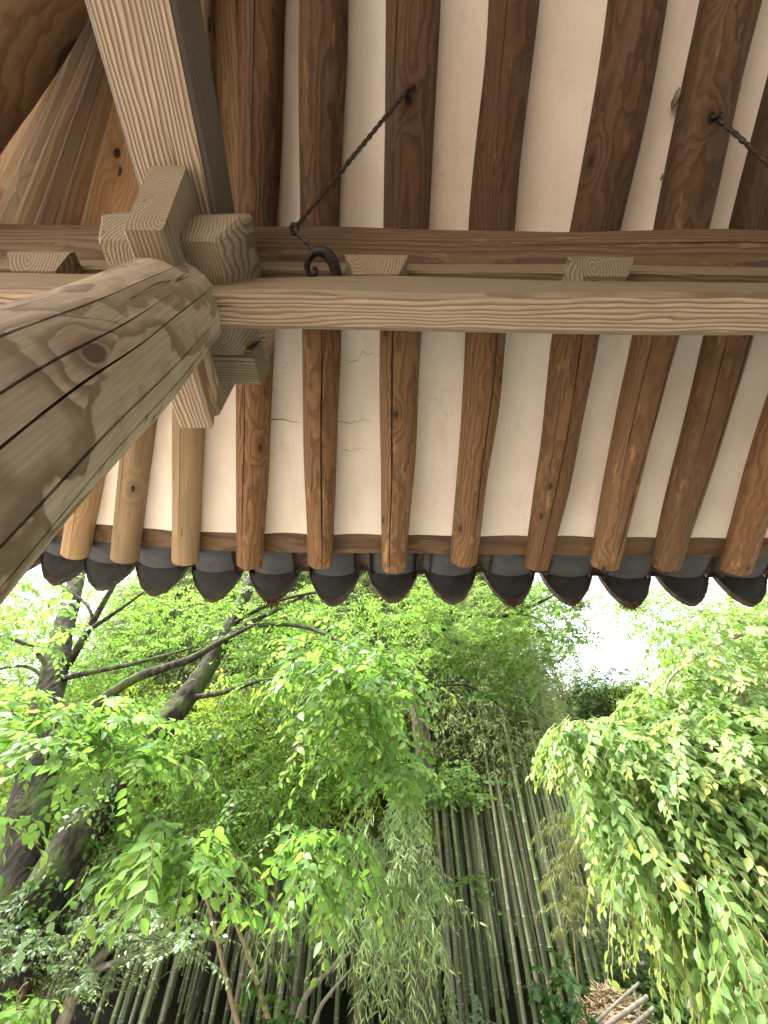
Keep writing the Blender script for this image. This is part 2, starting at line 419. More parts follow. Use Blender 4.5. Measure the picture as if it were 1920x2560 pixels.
# ------------------------------------------------------------------ the pavilion
FLOOR_Z = 0.5
XC, YC = -0.584, 0.285                       # axis of the corner-bay column
PAV = thing('timber_pavilion', (XC, YC, FLOOR_Z), 'timber pavilion roof of round brown rafters and white plaster carried by a thick log column', 'pavilion')
Z = lambda h: CAM.z + h

def lift(x): return 0.075 * max(0.0, -x - 0.6) ** 2
SLOPE = 0.4245
def axis_h(y): return 1.941 - SLOPE * y

def box_between(name, p0, p1, w, h, mat, seed=0, seg=16, wob=0.003, c=0.006, label=None, parent=None, end0=None, end1=None):
    L = (Vector(p1) - Vector(p0)).length
    me = prism_mesh(name, rect_sec(w, h, c), L, seg, wob, seed, end0, end1)
    o = link(name, me, mat, parent or PAV, axis_matrix(p0, p1))
    if label: o['label'] = label
    return o

def shade_sides(o, test, m=None):  # second slot puts shade into the colour of the tested faces
    me = o.data; me.materials.append(m or M_SHADED)
    for p in me.polygons:
        if test(p.normal): p.material_index = 1

# column: tapered log with long drying checks
col_cracks = [(math.radians(d), z0, z1, w, dp) for d, z0, z1, w, dp in (
    (25, 0.55, 0.995, 0.006, 0.05), (8, 0.30, 0.93, 0.0065, 0.05), (-22, 0.35, 0.985, 0.0045, 0.04), (-38, 0.15, 0.90, 0.006, 0.03),
    (-60, 0.45, 0.97, 0.005, 0.03), (-82, 0.2, 0.85, 0.005, 0.03), (52, 0.2, 0.9, 0.007, 0.04), (150, 0.1, 0.8, 0.008, 0.05), (215, 0.2, 0.95, 0.008, 0.05))]
COLH = Z(1.30) - FLOOR_Z
me = log_mesh('column', COLH, lambda t: 0.186 - 0.064 * t, n=44, seg=60, cracks=col_cracks, wob=0.007, seed=3, wander=0.18)
link('column', me, M_COLUMN, PAV, axis_matrix((XC + 0.025, YC + 0.05, FLOOR_Z), (XC, YC, Z(1.30)), Vector((0, 1, 0))))

# capital block: straight head, tapered foot
def capital():
    V = []; F = []
    prof = [(0.150, 1.185), (0.158, 1.20), (0.190, 1.300), (0.193, 1.306), (0.193, 1.395), (0.187, 1.402)]
    for hw, h in prof:
        c = 0.008
        for x, y in ((hw - c, -hw), (hw, -hw + c), (hw, hw - c), (hw - c, hw), (-hw + c, hw), (-hw, hw - c), (-hw, -hw + c), (-hw + c, -hw)):
            V.append((x, y, h - 1.185))
    for i in range(len(prof) - 1):
        for j in range(8):
            a = i * 8 + j; b = i * 8 + (j + 1) % 8; F.append((a, b, b + 8, a + 8))
    F.append(tuple(range(7, -1, -1))); F.append(tuple(40 + j for j in range(8)))
    return mesh('capital_block', V, F)
link('capital_block', capital(), M_GREY, PAV, Matrix.Translation((XC, YC, Z(1.185))))

# bracket arm through the capital, towards the room and out under the eave (axis along +Y, local y = up)
AW, AH = 0.096, 0.246
def arm_in(x, y): return -0.115 * (y + AH / 2) / AH
def arm_out(x, y): return 0.585 - 0.106 - 0.03 * (y + AH / 2) / AH + (0.0)
box_between('bracket_arm', (XC + 0.008, 0.106, Z(1.115 + AH / 2)), (XC + 0.008, 0.60, Z(1.115 + AH / 2)), AW, AH, M_GREY, 5, 10, 0.004, 0.007, end0=arm_in, end1=arm_out)
# lower outer wing of the bracket, deeper than the arm
box_between('bracket_wing', (XC + 0.008, 0.30, Z(1.115)), (XC + 0.008, 0.565, Z(1.115)), AW + 0.006, 0.14, M_PALE, 8, 8, 0.004, 0.006, end1=lambda x, y: 0.29 - 0.10 * (y + 0.07) / 0.14)
# short cross arm parallel to the wall, outside the column
box_between('cross_arm', (XC - 0.155, 0.46, Z(1.265)), (XC + 0.185, 0.46, Z(1.265)), 0.11, 0.17, M_GREY, 9, 6, 0.002, 0.018)
box_between('cross_arm', (XC - 0.19, 0.385, Z(1.345)), (XC + 0.20, 0.385, Z(1.345)), 0.10, 0.12, M_PALE, 11, 6, 0.002, 0.018, label='upper paler arm close under the tie beam')

# cross beam running in over the room (pale bottom face)
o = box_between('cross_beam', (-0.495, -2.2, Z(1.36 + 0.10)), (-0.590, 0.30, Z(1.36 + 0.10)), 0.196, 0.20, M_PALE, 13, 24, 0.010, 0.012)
shade_sides(o, lambda n: n.y > -0.8)  # shade painted on every face but the pale bottom
# tie beam along the wall, both sides of the column
TB = dict(w=0.102, h=0.19)
o = box_between('tie_beam', (XC + 0.085, 0.286, Z(1.235)), (4.2, 0.286, Z(1.235)), TB['w'], TB['h'], M_PALE, 17, 40, 0.011, 0.012)
shade_sides(o, lambda n: n.y > -0.8, M_GREY)  # sides darkened in colour to carry shade, bottom stays pale
o = box_between('tie_beam', (-4.0, 0.286, Z(1.235)), (XC - 0.085, 0.286, Z(1.235)), TB['w'], TB['h'], M_PALE, 19, 30, 0.011, 0.012)
shade_sides(o, lambda n: n.y > -0.8, M_GREY)  # left length too: shade painted into its side colour
# bearing blocks and plank under the purlin
def bearing_block():
    V = []; F = []
    for hw, hy, h in ((0.066, 0.058, 0.0), (0.094, 0.094, 0.052), (0.096, 0.096, 0.056), (0.096, 0.096, 0.080)):
        for x, y in ((hw, -hy), (hw, hy), (-hw, hy), (-hw, -hy)): V.append((x, y, h))
    for i in range(3):
        for j in range(4):
            a = i * 4 + j; b = i * 4 + (j + 1) % 4; F.append((a, b, b + 4, a + 4))
    F.append((3, 2, 1, 0)); F.append((12, 13, 14, 15))
    return mesh('bearing_block', V, F)
bb = bearing_block()
for x in (-1.83, -1.055, -0.03, 0.655, 1.36, 2.05, 2.75):
    link('bearing_block', bb, M_GREY, PAV, Matrix.Translation((x, 0.286, Z(1.329))))
box_between('bearing_plank', (-4.0, 0.286, Z(1.470)), (4.2, 0.286, Z(1.470)), 0.115, 0.125, M_GREY, 23, 40, 0.004, 0.006)
pur_r = 0.142
me = log_mesh('purlin', 8.3, lambda t: pur_r, n=28, seg=60, cracks=[(math.radians(200), 0.1, 0.32, 0.006, 0.03), (math.radians(215), 0.5, 0.8, 0.006, 0.03)], wob=0.006, seed=21, wander=0.1)
link('purlin', me, M_BOARD, PAV, axis_matrix((-4.1, 0.286, Z(1.645)), (4.2, 0.286, Z(1.645))))

# rafters: (x at the wall Y=.19, x at the end Y=1.508), straight ones from the photo's right, fanned ones to the left
straight = [(-0.513, -0.685), (-0.256, -0.329), (0.074, 0.056), (0.421, 0.417), (0.825, 0.792), (1.146, 1.127), (1.450, 1.452), (1.80, 1.805), (2.14, 2.14), (2.48, 2.48), (2.82, 2.82), (3.16, 3.16), (3.5, 3.5), (3.84, 3.84), (4.18, 4.18)]
Y_IN, Y_END = -1.75, 1.508
def rafter_line(xw, xe):
    k = (xe - xw) / (1.508 - 0.19)
    return xw + k * (Y_IN - 0.19), xe
rng = random.Random(5)
raf = []
for i, (xw, xe) in enumerate(straight):
    xi, xo = rafter_line(xw, xe)
    yo = Y_END + rng.uniform(-0.02, 0.02)
    p0 = Vector((xi, Y_IN, Z(axis_h(Y_IN)))); p1 = Vector((xo, yo, Z(axis_h(yo)) + lift(xo)))
    L = (p1 - p0).length
    rw = 0.086 * rng.uniform(0.93, 1.07); re = 0.064 * rng.uniform(0.94, 1.06)
    if i == 0: rw *= 0.86
    tw = (0.45 - Y_IN) / (Y_END - Y_IN)
    def rf(t, rw=rw, re=re, tw=tw):
        if t < tw: return rw * (1.0 + 0.05 * (1 - t / tw))
        s = (t - tw) / (1 - tw); r = rw + (re - rw) * (s ** 1.5)
        if t > 0.992: r *= 0.965
        return r
    cr = [(math.radians(-90 + rng.uniform(-22, 22)), rng.uniform(0.55, 0.66), rng.uniform(0.93, 1.06), rng.uniform(0.008, 0.019), 0.05),
          (math.radians(-90 + rng.uniform(-30, 40)), rng.uniform(0.02, 0.1), rng.uniform(0.5, 0.6), rng.uniform(0.003, 0.006), 0.03),
          (math.radians(-90 + rng.uniform(25, 55)), rng.uniform(0.6, 0.7), rng.uniform(0.8, 0.95), rng.uniform(0.002, 0.006), 0.03)]
    me = log_mesh('rafter', L, rf, n=26, seg=60, cracks=cr, wob=0.0095, seed=40 + i, wander=0.16)
    o = link('rafter', me, M_BROWN, PAV, axis_matrix(p0, p1))
    raf.append((xi, xo, yo, o))
# fan rafters spring from one point on the cross beam and touch each other inside
FC = Vector((-0.55, -0.81, 0))
fan_slopes = [-0.205, -0.345, -0.465, -0.580, -0.690, -0.800, -0.905, -1.02, -1.14]
fan = []
for i, s in enumerate(fan_slopes):
    xi = FC.x + s * 0.10; yi = FC.y + 0.10; yo = 1.508 + 0.01 * i
    xo = FC.x + s * (yo - FC.y)
    p0 = Vector((xi, yi, Z(axis_h(yi)) - 0.005 + rng.uniform(-0.004, 0.004))); p1 = Vector((xo, yo, Z(axis_h(yo)) + lift(xo)))
    L = (p1 - p0).length
    w_in = 0.064 if i > 1 else 0.080
    if i == 0: w_in = 0.085
    def rf(t, L=L): return 0.075 - 0.012 * t
    ca = math.cos(math.atan(s))
    def sq(t, L=L, w_in=w_in, ca=ca):
        d = 0.12 + L * t                                    # distance from the springing point
        half = w_in * (0.10 + L * t * ca) / 0.97 * ca
        return min(1.0, half / rf_(t))
    def rf_(t): return 0.076 - 0.013 * t
    def ef(t): return 0.22 + 0.78 * sstep(0.45, 0.62, t)
    cr = [(math.radians(-90 + rng.uniform(-22, 22)), rng.uniform(0.6, 0.7), rng.uniform(0.93, 1.02), rng.uniform(0.003, 0.007), 0.03)]
    me = log_mesh('rafter', L, rf_, n=26, seg=50, cracks=cr, wob=0.0025, seed=80 + i, wander=0.0, efun=ef, squash=sq)
    o = link('rafter', me, M_FAN, PAV, axis_matrix(p0, p1, Vector((0, 0.39, 0.92)))); o['label'] = 'honey brown fan rafter tapering to the corner'
    fan.append((xi, xo, yo, o))
# flat filler beside the cross beam
box_between('filler_board', (-0.505, -1.7, Z(axis_h(-1.7)) + 0.01), (-0.60, 0.26, Z(axis_h(0.26)) + 0.01), 0.10, 0.05, M_HONEY, 31, 10, 0.002, 0.004)

# hip rafter at the corner: heavy dark log hanging below the fan
hA = ray(226, 0); hB = ray(0, 376)
hA = CAM + hA * (1.98 / hA.z); hB = CAM + hB * (1.80 / hB.z)
hn = (hA - CAM).cross(hB - CAM).normalized()
if hn.dot(ray(0, 0)) < 0: hn = -hn
hd = (hB - hA).normalized()
hp0 = hA + hn * 0.172 - hd * 0.9
me = log_mesh('hip_rafter', 3.6, lambda t: 0.172 + 0.008 * math.sin(t * 9), n=34, seg=60, cracks=[(math.radians(-60), 0.1, 0.5, 0.008, 0.05)], wob=0.014, seed=97, wander=0.1)
link('hip_rafter', me, M_HIP, PAV, axis_matrix(hp0, hp0 + hd))

# plaster panels between rafters
def panel(a, b, seed):
    """a, b: (x inner, x outer) rafter centre lines, each with its own inner/outer y"""
    nu, nv = 6, 40; V = []; F = []
    for layer in (0, 1):
        for j in range(nv + 1):
            t = j / nv
            for i in range(nu + 1):
                s = i / nu
                ya = a[2] + (1.386 - a[2]) * t; yb = b[2] + (1.386 - b[2]) * t
                xa = a[0] + (a[1] - a[0]) * (ya - a[2]) / (a[3] - a[2]); xb = b[0] + (b[1] - b[0]) * (yb - b[2]) / (b[3] - b[2])
                x = xa + (xb - xa) * s; y = ya + (yb - ya) * s
                h = axis_h(y) + 0.030 + lift(x) * sstep(0.3, 1.5, y)
                h += 0.008 * noise.noise(Vector((x * 5, y * 5, seed))) + 0.012 * (4 * s * (1 - s)) 
                V.append((x, y, Z(h) + layer * 0.03))
    m = (nu + 1) * (nv + 1)
    for j in range(nv):
        for i in range(nu):
            q = j * (nu + 1) + i
            F.append((q, q + nu + 1, q + nu + 2, q + 1)); F.append((m + q, m + q + 1, m + q + nu + 2, m + q + nu + 1))
    return mesh('plaster_panel', V, F, True)
lines = []
for s_ in reversed(fan): lines.append((s_[0] + (s_[1] - s_[0]) * 0.45, s_[1], -0.71 + 0.45 * (s_[2] + 0.71), s_[2]))
for s_ in raf: lines.append((s_[0], s_[1], Y_IN, s_[2]))
panels = []
for i in range(len(lines) - 1):
    panels.append(link('plaster_panel', panel(lines[i], lines[i + 1], i), M_PLASTER, PAV))

# hairline cracks in the plaster near the column
def crack(parent, x0, x1, y, amp, w, seed):
    V = []; F = []; n = 16
    for i in range(n + 1):
        t = i / n; x = x0 + (x1 - x0) * t
        yy = y + amp * noise.noise(Vector((x * 14, seed, 0))) + amp * 0.4 * noise.noise(Vector((x * 60, seed, 3)))
        ww = w * math.sin(math.pi * min(1, t + 0.15)) ** 0.5 * (0.6 + 0.6 * abs(noise.noise(Vector((x * 40, seed, 9))))) + 0.0003 if t < 0.85 else w * (1 - t) * 2
        for d in (-1, 1):
            s = (x - x0) / (x1 - x0)
            V.append((x, yy + d * ww * 0.5, Z(axis_h(yy) + 0.0265 + lift(x) * sstep(0.3, 1.5, yy)) - 0.003))
    for i in range(n): F.append((2 * i, 2 * i + 1, 2 * i + 3, 2 * i + 2))
    me = mesh('crack', V, F)
    o = sub('crack', me, M_CRACK, parent, Matrix.Translation(Vector((0, 0, 0))))
    return o
iC = len(fan)                                # panel between the first two straight rafters
for k, x0, x1, y, amp, w in ((iC, -0.60, -0.37, 0.86, 0.012, 0.0065), (iC + 1, -0.26, -0.02, 0.86, 0.03, 0.003), (iC + 1, -0.18, 0.0, 0.60, 0.05, 0.002), (iC + 1, -0.2, -0.06, 0.98, 0.03, 0.0025)):
    crack(panels[k], x0, x1, y, amp, w, 3.3 * k + y)

# eave board lying on the rafter ends
def eave_board():
    V = []; F = []; n = 60
    for i in range(n + 1):
        x = -3.0 + 6.4 * i / n
        for dy, dh in ((0, -0.012), (0.105, -0.052), (0.105, 0.01), (0, 0.05)):
            V.append((x, 1.388 + dy, Z(axis_h(1.388) + 0.062 + dh + lift(x) + 0.004 * noise.noise(Vector((x * 2, dy * 9, dh * 9))))))
    for i in range(n):
        for j in range(4):
            a = i * 4 + j; b = i * 4 + (j + 1) % 4; F.append((a, b, b + 4, a + 4))
    F.append((3, 2, 1, 0)); F.append(tuple(n * 4 + j for j in range(4)))
    return mesh('eave_board', V, F)
def board_local():
    me = eave_board()                         # grain of the shader runs along local Z: turn the mesh
    R = Matrix.Rotation(math.radians(90), 4, 'Y'); me.transform(R.inverted()); return me, R
me, R = board_local()
link('eave_board', me, M_BOARD, PAV, R)

# roof: a solid covering over the rafters to the ridge and down behind, with tiles along the eave
def roof_mesh():
    V = []; F = []; prof = []
    for y in (1.50, 1.2, 0.6, 0.0, -0.8, -1.6, -2.6):
        prof.append((y, axis_h(y) + 0.10)); 
    for y in (-3.4, -4.4, -5.6, -6.7):
        prof.append((y, axis_h(-5.2 - y) + 0.10))
    full = prof + [(y, h + 0.16) for y, h in reversed(prof)]
    n = len(full); xs = [-4.2 + 0.7 * i for i in range(24)]
    for x in xs:
        for y, h in full:
            V.append((x, y, Z(h + lift(x) * sstep(0.3, 1.5, y))))
    for i in range(len(xs) - 1):
        for j in range(n):
            a = i * n + j; b = i * n + (j + 1) % n; F.append((a, b, b + n, a + n))
    F.append(tuple(range(n - 1, -1, -1))); F.append(tuple((len(xs) - 1) * n + j for j in range(n)))
    return mesh('roof', V, F)
ROOF = link('roof', roof_mesh(), M_CLAY, PAV)

def eave_tile_mesh(seed):
    rnd = random.Random(seed); nx = 18; w = 0.153; sag = 0.047; th = 0.018
    V = []; F = []; mats = []
    def q(a, b, c, d, m): F.append((a, b, c, d)); mats.append(m)
    # trough body: two layers
    ny = 3; L = 0.26; idx = {}
    for lay in (0, 1):
        for j in range(ny + 1):
            y = -L + L * j / ny
            for i in range(nx + 1):
                s = -1 + 2 * i / nx
                idx[lay, j, i] = len(V)
                V.append((w * s, y, -sag * (1 - s * s) + lay * th + 0.10 * (-y) * 2.2))
    for j in range(ny):
        for i in range(nx):
            q(idx[0, j, i], idx[0, j + 1, i], idx[0, j + 1, i + 1], idx[0, j, i + 1], 0)
            q(idx[1, j, i], idx[1, j, i + 1], idx[1, j + 1, i + 1], idx[1, j + 1, i], 0)
        for i, fl in ((0, 1), (nx, 0)):
            a = (idx[0, j, i], idx[1, j, i], idx[1, j + 1, i], idx[0, j + 1, i])
            q(*(a if fl else a[::-1]), 2)
    # pendant plate, leaning outwards, pointed lower outline with a raised rim
    nd = 6; pi = {}; tip = 0.106 + rnd.uniform(-0.006, 0.006)
    for lay in (0, 1):
        for j in range(nd + 1):
            for i in range(nx + 1):
                s = -1 + 2 * i / nx; sj = j / nd
                dep = (tip * (1 - abs(s) ** 1.8) + 0.026 * (1 - abs(s) ** 8)) * sj + 0.006 * sj
                z0 = -sag * (1 - s * s) + th * 0.5
                y = 0.004 + 0.52 * dep + lay * 0.022
                rim = 0.007 if (j >= nd - 0) else 0.0
                jag = (0.0045 * rnd.uniform(-1, 1) * (2.2 if rnd.random() < 0.08 else 0.6) if j == nd else 0)
                pi[lay, j, i] = len(V)
                V.append((w * s * (1 - 0.03 * sj), y - (rim if lay == 0 else 0), z0 - dep * 0.97 + jag))
    for j in range(nd):
        for i in range(nx):
            q(pi[0, j, i], pi[0, j + 1, i], pi[0, j + 1, i + 1], pi[0, j, i + 1], 2 if j == nd - 1 else 1)
            q(pi[1, j, i], pi[1, j, i + 1], pi[1, j + 1, i + 1], pi[1, j + 1, i], 1)
    for i in range(nx): q(pi[0, nd, i], pi[1, nd, i], pi[1, nd, i + 1], pi[0, nd, i + 1], 2)
    me = mesh('eave_tile', V, F, True, 40)
    for m in (M_TILE, M_PEND, M_TILERIM): me.materials.append(m)
    me.polygons.foreach_set('material_index', mats)
    return me
def cover_tile_mesh():
    V = []; F = []; n = 10; L = 0.30
    for lay, r in ((0, 0.036), (1, 0.047)):
        for j in range(3):
            for i in range(n + 1):
                a = math.pi * i / n
                V.append((r * math.cos(a), -L + L * j / 2, r * math.sin(a) - 0.01 + 0.22 * (L - L * j / 2)))
    m = 3 * (n + 1)
    for j in range(2):
        for i in range(n):
            a = j * (n + 1) + i
            F.append((a, a + 1, a + n + 2, a + n + 1)); F.append((m + a, m + a + n + 1, m + a + n + 2, m + a + 1))
    for j in (0, 2):
        for i in range(n):
            a = j * (n + 1) + i; F.append((a, a + 1, m + a + 1, m + a))
    # clay plug in the mouth
    c = len(V); y = -0.03
    V.append((0, y, -0.008))
    for i in range(n + 1):
        a = math.pi * i / n; V.append((0.037 * math.cos(a), y, 0.037 * math.sin(a) - 0.010))
    for i in range(n): F.append((c, c + 1 + i, c + 2 + i))
    return mesh('cover_tile', V, F, True, 40)
tvars = [eave_tile_mesh(i) for i in range(5)]; ctile = cover_tile_mesh()
tile_x = [-2.38, -2.10, -1.83, -1.56, -1.25, -0.93, -0.61, -0.274, 0.052, 0.375, 0.70, 1.024, 1.35, 1.673, 1.99, 2.31, 2.63, 2.95, 3.27]
TY, TH = 1.66, 1.396
for i, x in enumerate(tile_x):
    r_ = random.Random(i * 3 + 1)
    M = Matrix.Translation((x, TY + r_.uniform(-0.008, 0.008), Z(TH + lift(x)) + r_.uniform(-0.004, 0.004))) @ Matrix.Rotation(r_.uniform(-0.03, 0.03) + (0.12 * max(0, -x - 1.0)), 4, 'Z') @ Matrix.Rotation(r_.uniform(-0.02, 0.02) + 0.10 * max(0, -x - 0.9), 4, 'Y')
    sub('eave_tile', tvars[i % 5], None, ROOF, M)
    if i + 1 < len(tile_x):
        xm = (x + tile_x[i + 1]) / 2
        sub('cover_tile', ctile, M_COVER, ROOF, Matrix.Translation((xm, TY + 0.015 + r_.uniform(-0.015, 0.015), Z(TH - 0.030 + lift(xm)))))

# floor and stone plinth below the camera
box = prism_mesh('floor', rect_sec(15.2, 0.12, 0.01), 7.2, 4, 0, 0)
link('floor', box, M_FLOOR, PAV, Matrix.Translation((3.8, 0, FLOOR_Z - 0.06)) @ axis_matrix((0, -6.4, 0), (0, 0.8, 0)))
M_STONE = mat_simple('granite', (0.30, 0.28, 0.25), (0.42, 0.40, 0.36), 8, 0.9, 0.1, 0.5)
link('plinth', prism_mesh('plinth', rect_sec(16.4, 0.42, 0.02), 8.4, 4, 0, 0), M_STONE, PAV, Matrix.Translation((3.8, 0, 0.2)) @ axis_matrix((0, -7.0, 0), (0, 1.4, 0)))

link('light_block_wall', prism_mesh('light_block_wall', rect_sec(11.0, 0.14, 0.01), 2.9, 2, 0, 0), M_PLASTER, PAV, Matrix.Translation((6.0, -5.6, FLOOR_Z)))  # added wall out of view, left open at one side to steer light inside

# ------------------------------------------------------------------ iron hooks hung under the rafters
def twist_rod(name, p0, p1, r, parent, mat):
    L = (Vector(p1) - Vector(p0)).length; n = 7; seg = 70; V = []; F = []
    for i in range(seg + 1):
        z = L * i / seg
        for k in range(n):
            a = 2 * math.pi * k / n + z * 95
            rr = r * (1 + 0.22 * math.cos(2 * 2 * math.pi * k / n) + 0.12 * noise.noise(Vector((z * 40, k, 1))))
            V.append((rr * math.cos(a), rr * math.sin(a), z))
    for i in range(seg):
        for k in range(n):
            a = i * n + k; b = i * n + (k + 1) % n; F.append((a, b, b + n, a + n))
    F.append(tuple(range(n - 1, -1, -1))); F.append(tuple(seg * n + k for k in range(n)))
    return link(name, mesh(name, V, F, True), mat, parent, axis_matrix(p0, p1))

def ring_mesh(c, nrm, R, r):
    M = axis_matrix(c, Vector(c) + Vector(nrm)); pts = [M @ Vector((R * math.cos(2 * math.pi * k / 20), R * math.sin(2 * math.pi * k / 20), 0)) for k in range(21)]
    V, F = tube_data(pts, [r] * 21, 8); return mesh('ring', V, F, True)

def hanging_hook(top, ringp, hookc, base, label):
    h = thing('hanging_hook', top, label, 'iron hook', 'iron hooks hung below the rafters')
    link('staple', ring_mesh(Vector(top) + Vector((0, 0.0, -0.004)), (0.3, 1, 0.2), 0.016, 0.006), M_IRON, h)
    twist_rod('rod', top, ringp, 0.0068, h, M_ROD)
    link('ring', ring_mesh(ringp, (0.5, 0.2, 1), 0.012, 0.006), M_IRON, h)
    twist_rod('link', ringp, hookc, 0.0075, h, M_ROD)
    # scroll: thick foot on the beam, arching over and curling to a small spiral
    shape = ((652, 2085, 92), (650, 2040, 94), (642, 1985, 100), (612, 1925, 100), (562, 1880, 88), (492, 1858, 76), (425, 1876, 66), (372, 1930, 56), (345, 2000, 50), (358, 2052, 46), (398, 2076, 40), (436, 2062, 32), (447, 2032, 26), (434, 2008, 22), (414, 2014, 20), (416, 2030, 18))
    k = 1.12 / FPX * 0.2351
    pts = [Vector(base) + Vector(((a - 652) * k, (b - 2085) * k * 1.0, 0.006 + (2085 - b) * k * 0.10)) for a, b, w_ in shape]
    pts, rad = smooth_path(pts, [w_ * k * 0.66 for a, b, w_ in shape], 5)
    V, F = tube_data(pts, rad, 10, 0.08)
    link('scroll', mesh('scroll', V, F, True, 50), M_IRON, h)
    return h
hanging_hook((0.072, -0.215, Z(1.935)), (-0.278, 0.13, Z(1.425)), (-0.212, 0.172, Z(1.358)), (-0.152, 0.236, Z(1.330)),
             'twisted iron rod ending in a black curled scroll hook, beside the log column')
hanging_hook((1.135, -0.155, Z(1.915)), (1.42, 0.13, Z(1.47)), (1.178, 0.172, Z(1.358)), (1.238, 0.236, Z(1.330)),
             'dark iron rod at the right edge slanting down across a plaster strip')

# mud dauber's nest on a rafter edge and leaf litter caught on the tiles
def lump_mesh(name, r, seed, squash=(1, 1, 1)):
    import bmesh
    bm = bmesh.new(); bmesh.ops.create_icosphere(bm, subdivisions=3, radius=r)
    for v in bm.verts:
        k = 1 + 0.45 * noise.noise(v.co / r * 1.4 + Vector((seed, 0, 0))) + 0.2 * noise.noise(v.co / r * 4 + Vector((seed, 5, 0)))
        v.co = Vector((v.co.x * squash[0], v.co.y * squash[1], v.co.z * squash[2])) * k
    me = bpy.data.meshes.new(name); bm.to_mesh(me); bm.free(); 
    me.polygons.foreach_set('use_smooth', [True] * len(me.polygons)); return me
for i, (u, v, r_, lb) in enumerate(((1690, 245, 0.013, 'crumbling mud nest stuck where a brown rafter meets the plaster, larger of two'), (1655, 442, 0.006, 'tiny mud nest on the same rafter edge, lower and smaller'))):
    d = ray(u, v); q = CAM + d * (1.955 / (d.z + SLOPE * d.y))
    tag(link('mud_nest', lump_mesh('mud_nest', r_, 4.0 + i, (0.7, 2.0, 1.0)), M_NEST, None, Matrix.Translation(q)), lb, 'nest')

# ------------------------------------------------------------------ foliage tools
def mat_leaf(name, c1, c2, young, trans=(0.30, 0.46, 0.06), tf=0.45, rough=0.45, spec=0.3):
    g = G(name)
    va = g.n('Attribute', {'attribute_name': 'var'}).outputs['Fac']
    yo = g.n('Attribute', {'attribute_name': 'young'}).outputs['Fac']
    col = g.mix(va, c1, c2); col = g.mix(yo, col, young)
    back = g.mix(g.math('MULTIPLY', yo, 0.5), g.mix(va, tuple(c * 0.7 for c in trans), trans), (0.5, 0.55, 0.10))
    p = g.principled(col, rough, spec)
    t = g.n('BsdfTranslucent', None, Color=back).outputs[0]
    mx = g.n('MixShader', None, Fac=tf); g.t.links.new(p, mx.inputs[1]); g.t.links.new(t, mx.inputs[2])
    return g.done(mx.outputs[0])

L_CHERRY = mat_leaf('cherry_leaf', (0.056, 0.132, 0.026), (0.105, 0.215, 0.050), (0.19, 0.275, 0.05), (0.22, 0.42, 0.06), 0.48, 0.45, 0.25)
L_WEEP = mat_leaf('weeping_leaf', (0.082, 0.158, 0.045), (0.15, 0.25, 0.078), (0.30, 0.35, 0.08), (0.25, 0.42, 0.075), 0.45, 0.45, 0.25)
L_MAPLE = mat_leaf('maple_leaf', (0.0516, 0.1247, 0.0301), (0.086, 0.1806, 0.0473), (0.129, 0.215, 0.043), (0.1892, 0.3268, 0.0602))
L_WILLOW = mat_leaf('willow_leaf', (0.17, 0.285, 0.105), (0.27, 0.39, 0.165), (0.34, 0.42, 0.18), (0.32, 0.50, 0.14), 0.42)
L_BAMBOO = mat_leaf('bamboo_leaf', (0.10, 0.145, 0.055), (0.19, 0.235, 0.10), (0.30, 0.29, 0.11), (0.27, 0.36, 0.10), 0.42, 0.5)
L_BACK = mat_leaf('hillside_leaf', (0.12, 0.215, 0.03), (0.20, 0.32, 0.05), (0.28, 0.37, 0.06), (0.42, 0.58, 0.07), 0.55)
L_SHRUB = mat_leaf('shrub_leaf', (0.0645, 0.1247, 0.0559), (0.129, 0.1978, 0.0946), (0.1978, 0.2752, 0.0688), (0.172, 0.2752, 0.0774), 0.35, 0.4, 0.4)
L_IVY = mat_leaf('ivy_leaf', (0.0387, 0.0946, 0.0172), (0.0774, 0.1548, 0.0301), (0.1462, 0.215, 0.0387), (0.1376, 0.258, 0.0301), 0.35)
L_DARK = mat_leaf('dark_tree_leaf', (0.0344, 0.0946, 0.02408), (0.0602, 0.129, 0.03096), (0.1032, 0.172, 0.043), (0.1032, 0.2064, 0.0301), 0.35)

# leaf outlines: (side, along, up); a small folded blade
T_LEAF = (np.array([(0, 0, 0), (-.23, .30, .05), (-.25, .55, .03), (0, 1, -.14), (.25, .55, .03), (.23, .30, .05), (0, .42, -.02)]),
          [(0, 6, 1), (1, 6, 2), (2, 6, 3), (3, 6, 4), (4, 6, 5), (5, 6, 0)])
T_SMALL = (np.array([(0, 0, 0), (-.24, .45, .04), (0, 1, -.10), (.24, .45, .04)]), [(0, 3, 1), (1, 3, 2)])
T_NARROW = (np.array([(0, 0, 0), (-.065, .35, .01), (0, 1, -.16), (.065, .35, .01)]), [(0, 3, 1), (1, 3, 2)])
T_WILLOW = (np.array([(0, 0, 0), (-.075, .35, .02), (0, 1, -.22), (.075, .35, .02)]), [(0, 3, 1), (1, 3, 2)])
T_MAPLE = (np.array([(0, 0, 0), (-.42, .20, -.03), (-.14, .42, .02), (-.40, .72, -.05), (0, 1, -.10), (.40, .72, -.05), (.14, .42, .02), (.42, .20, -.03)]),
           [(0, 2, 1), (0, 6, 2), (0, 7, 6), (2, 4, 3), (2, 6, 4), (6, 5, 4)])

def nrm(a): return a / np.maximum(1e-9, np.linalg.norm(a, axis=1, keepdims=True))

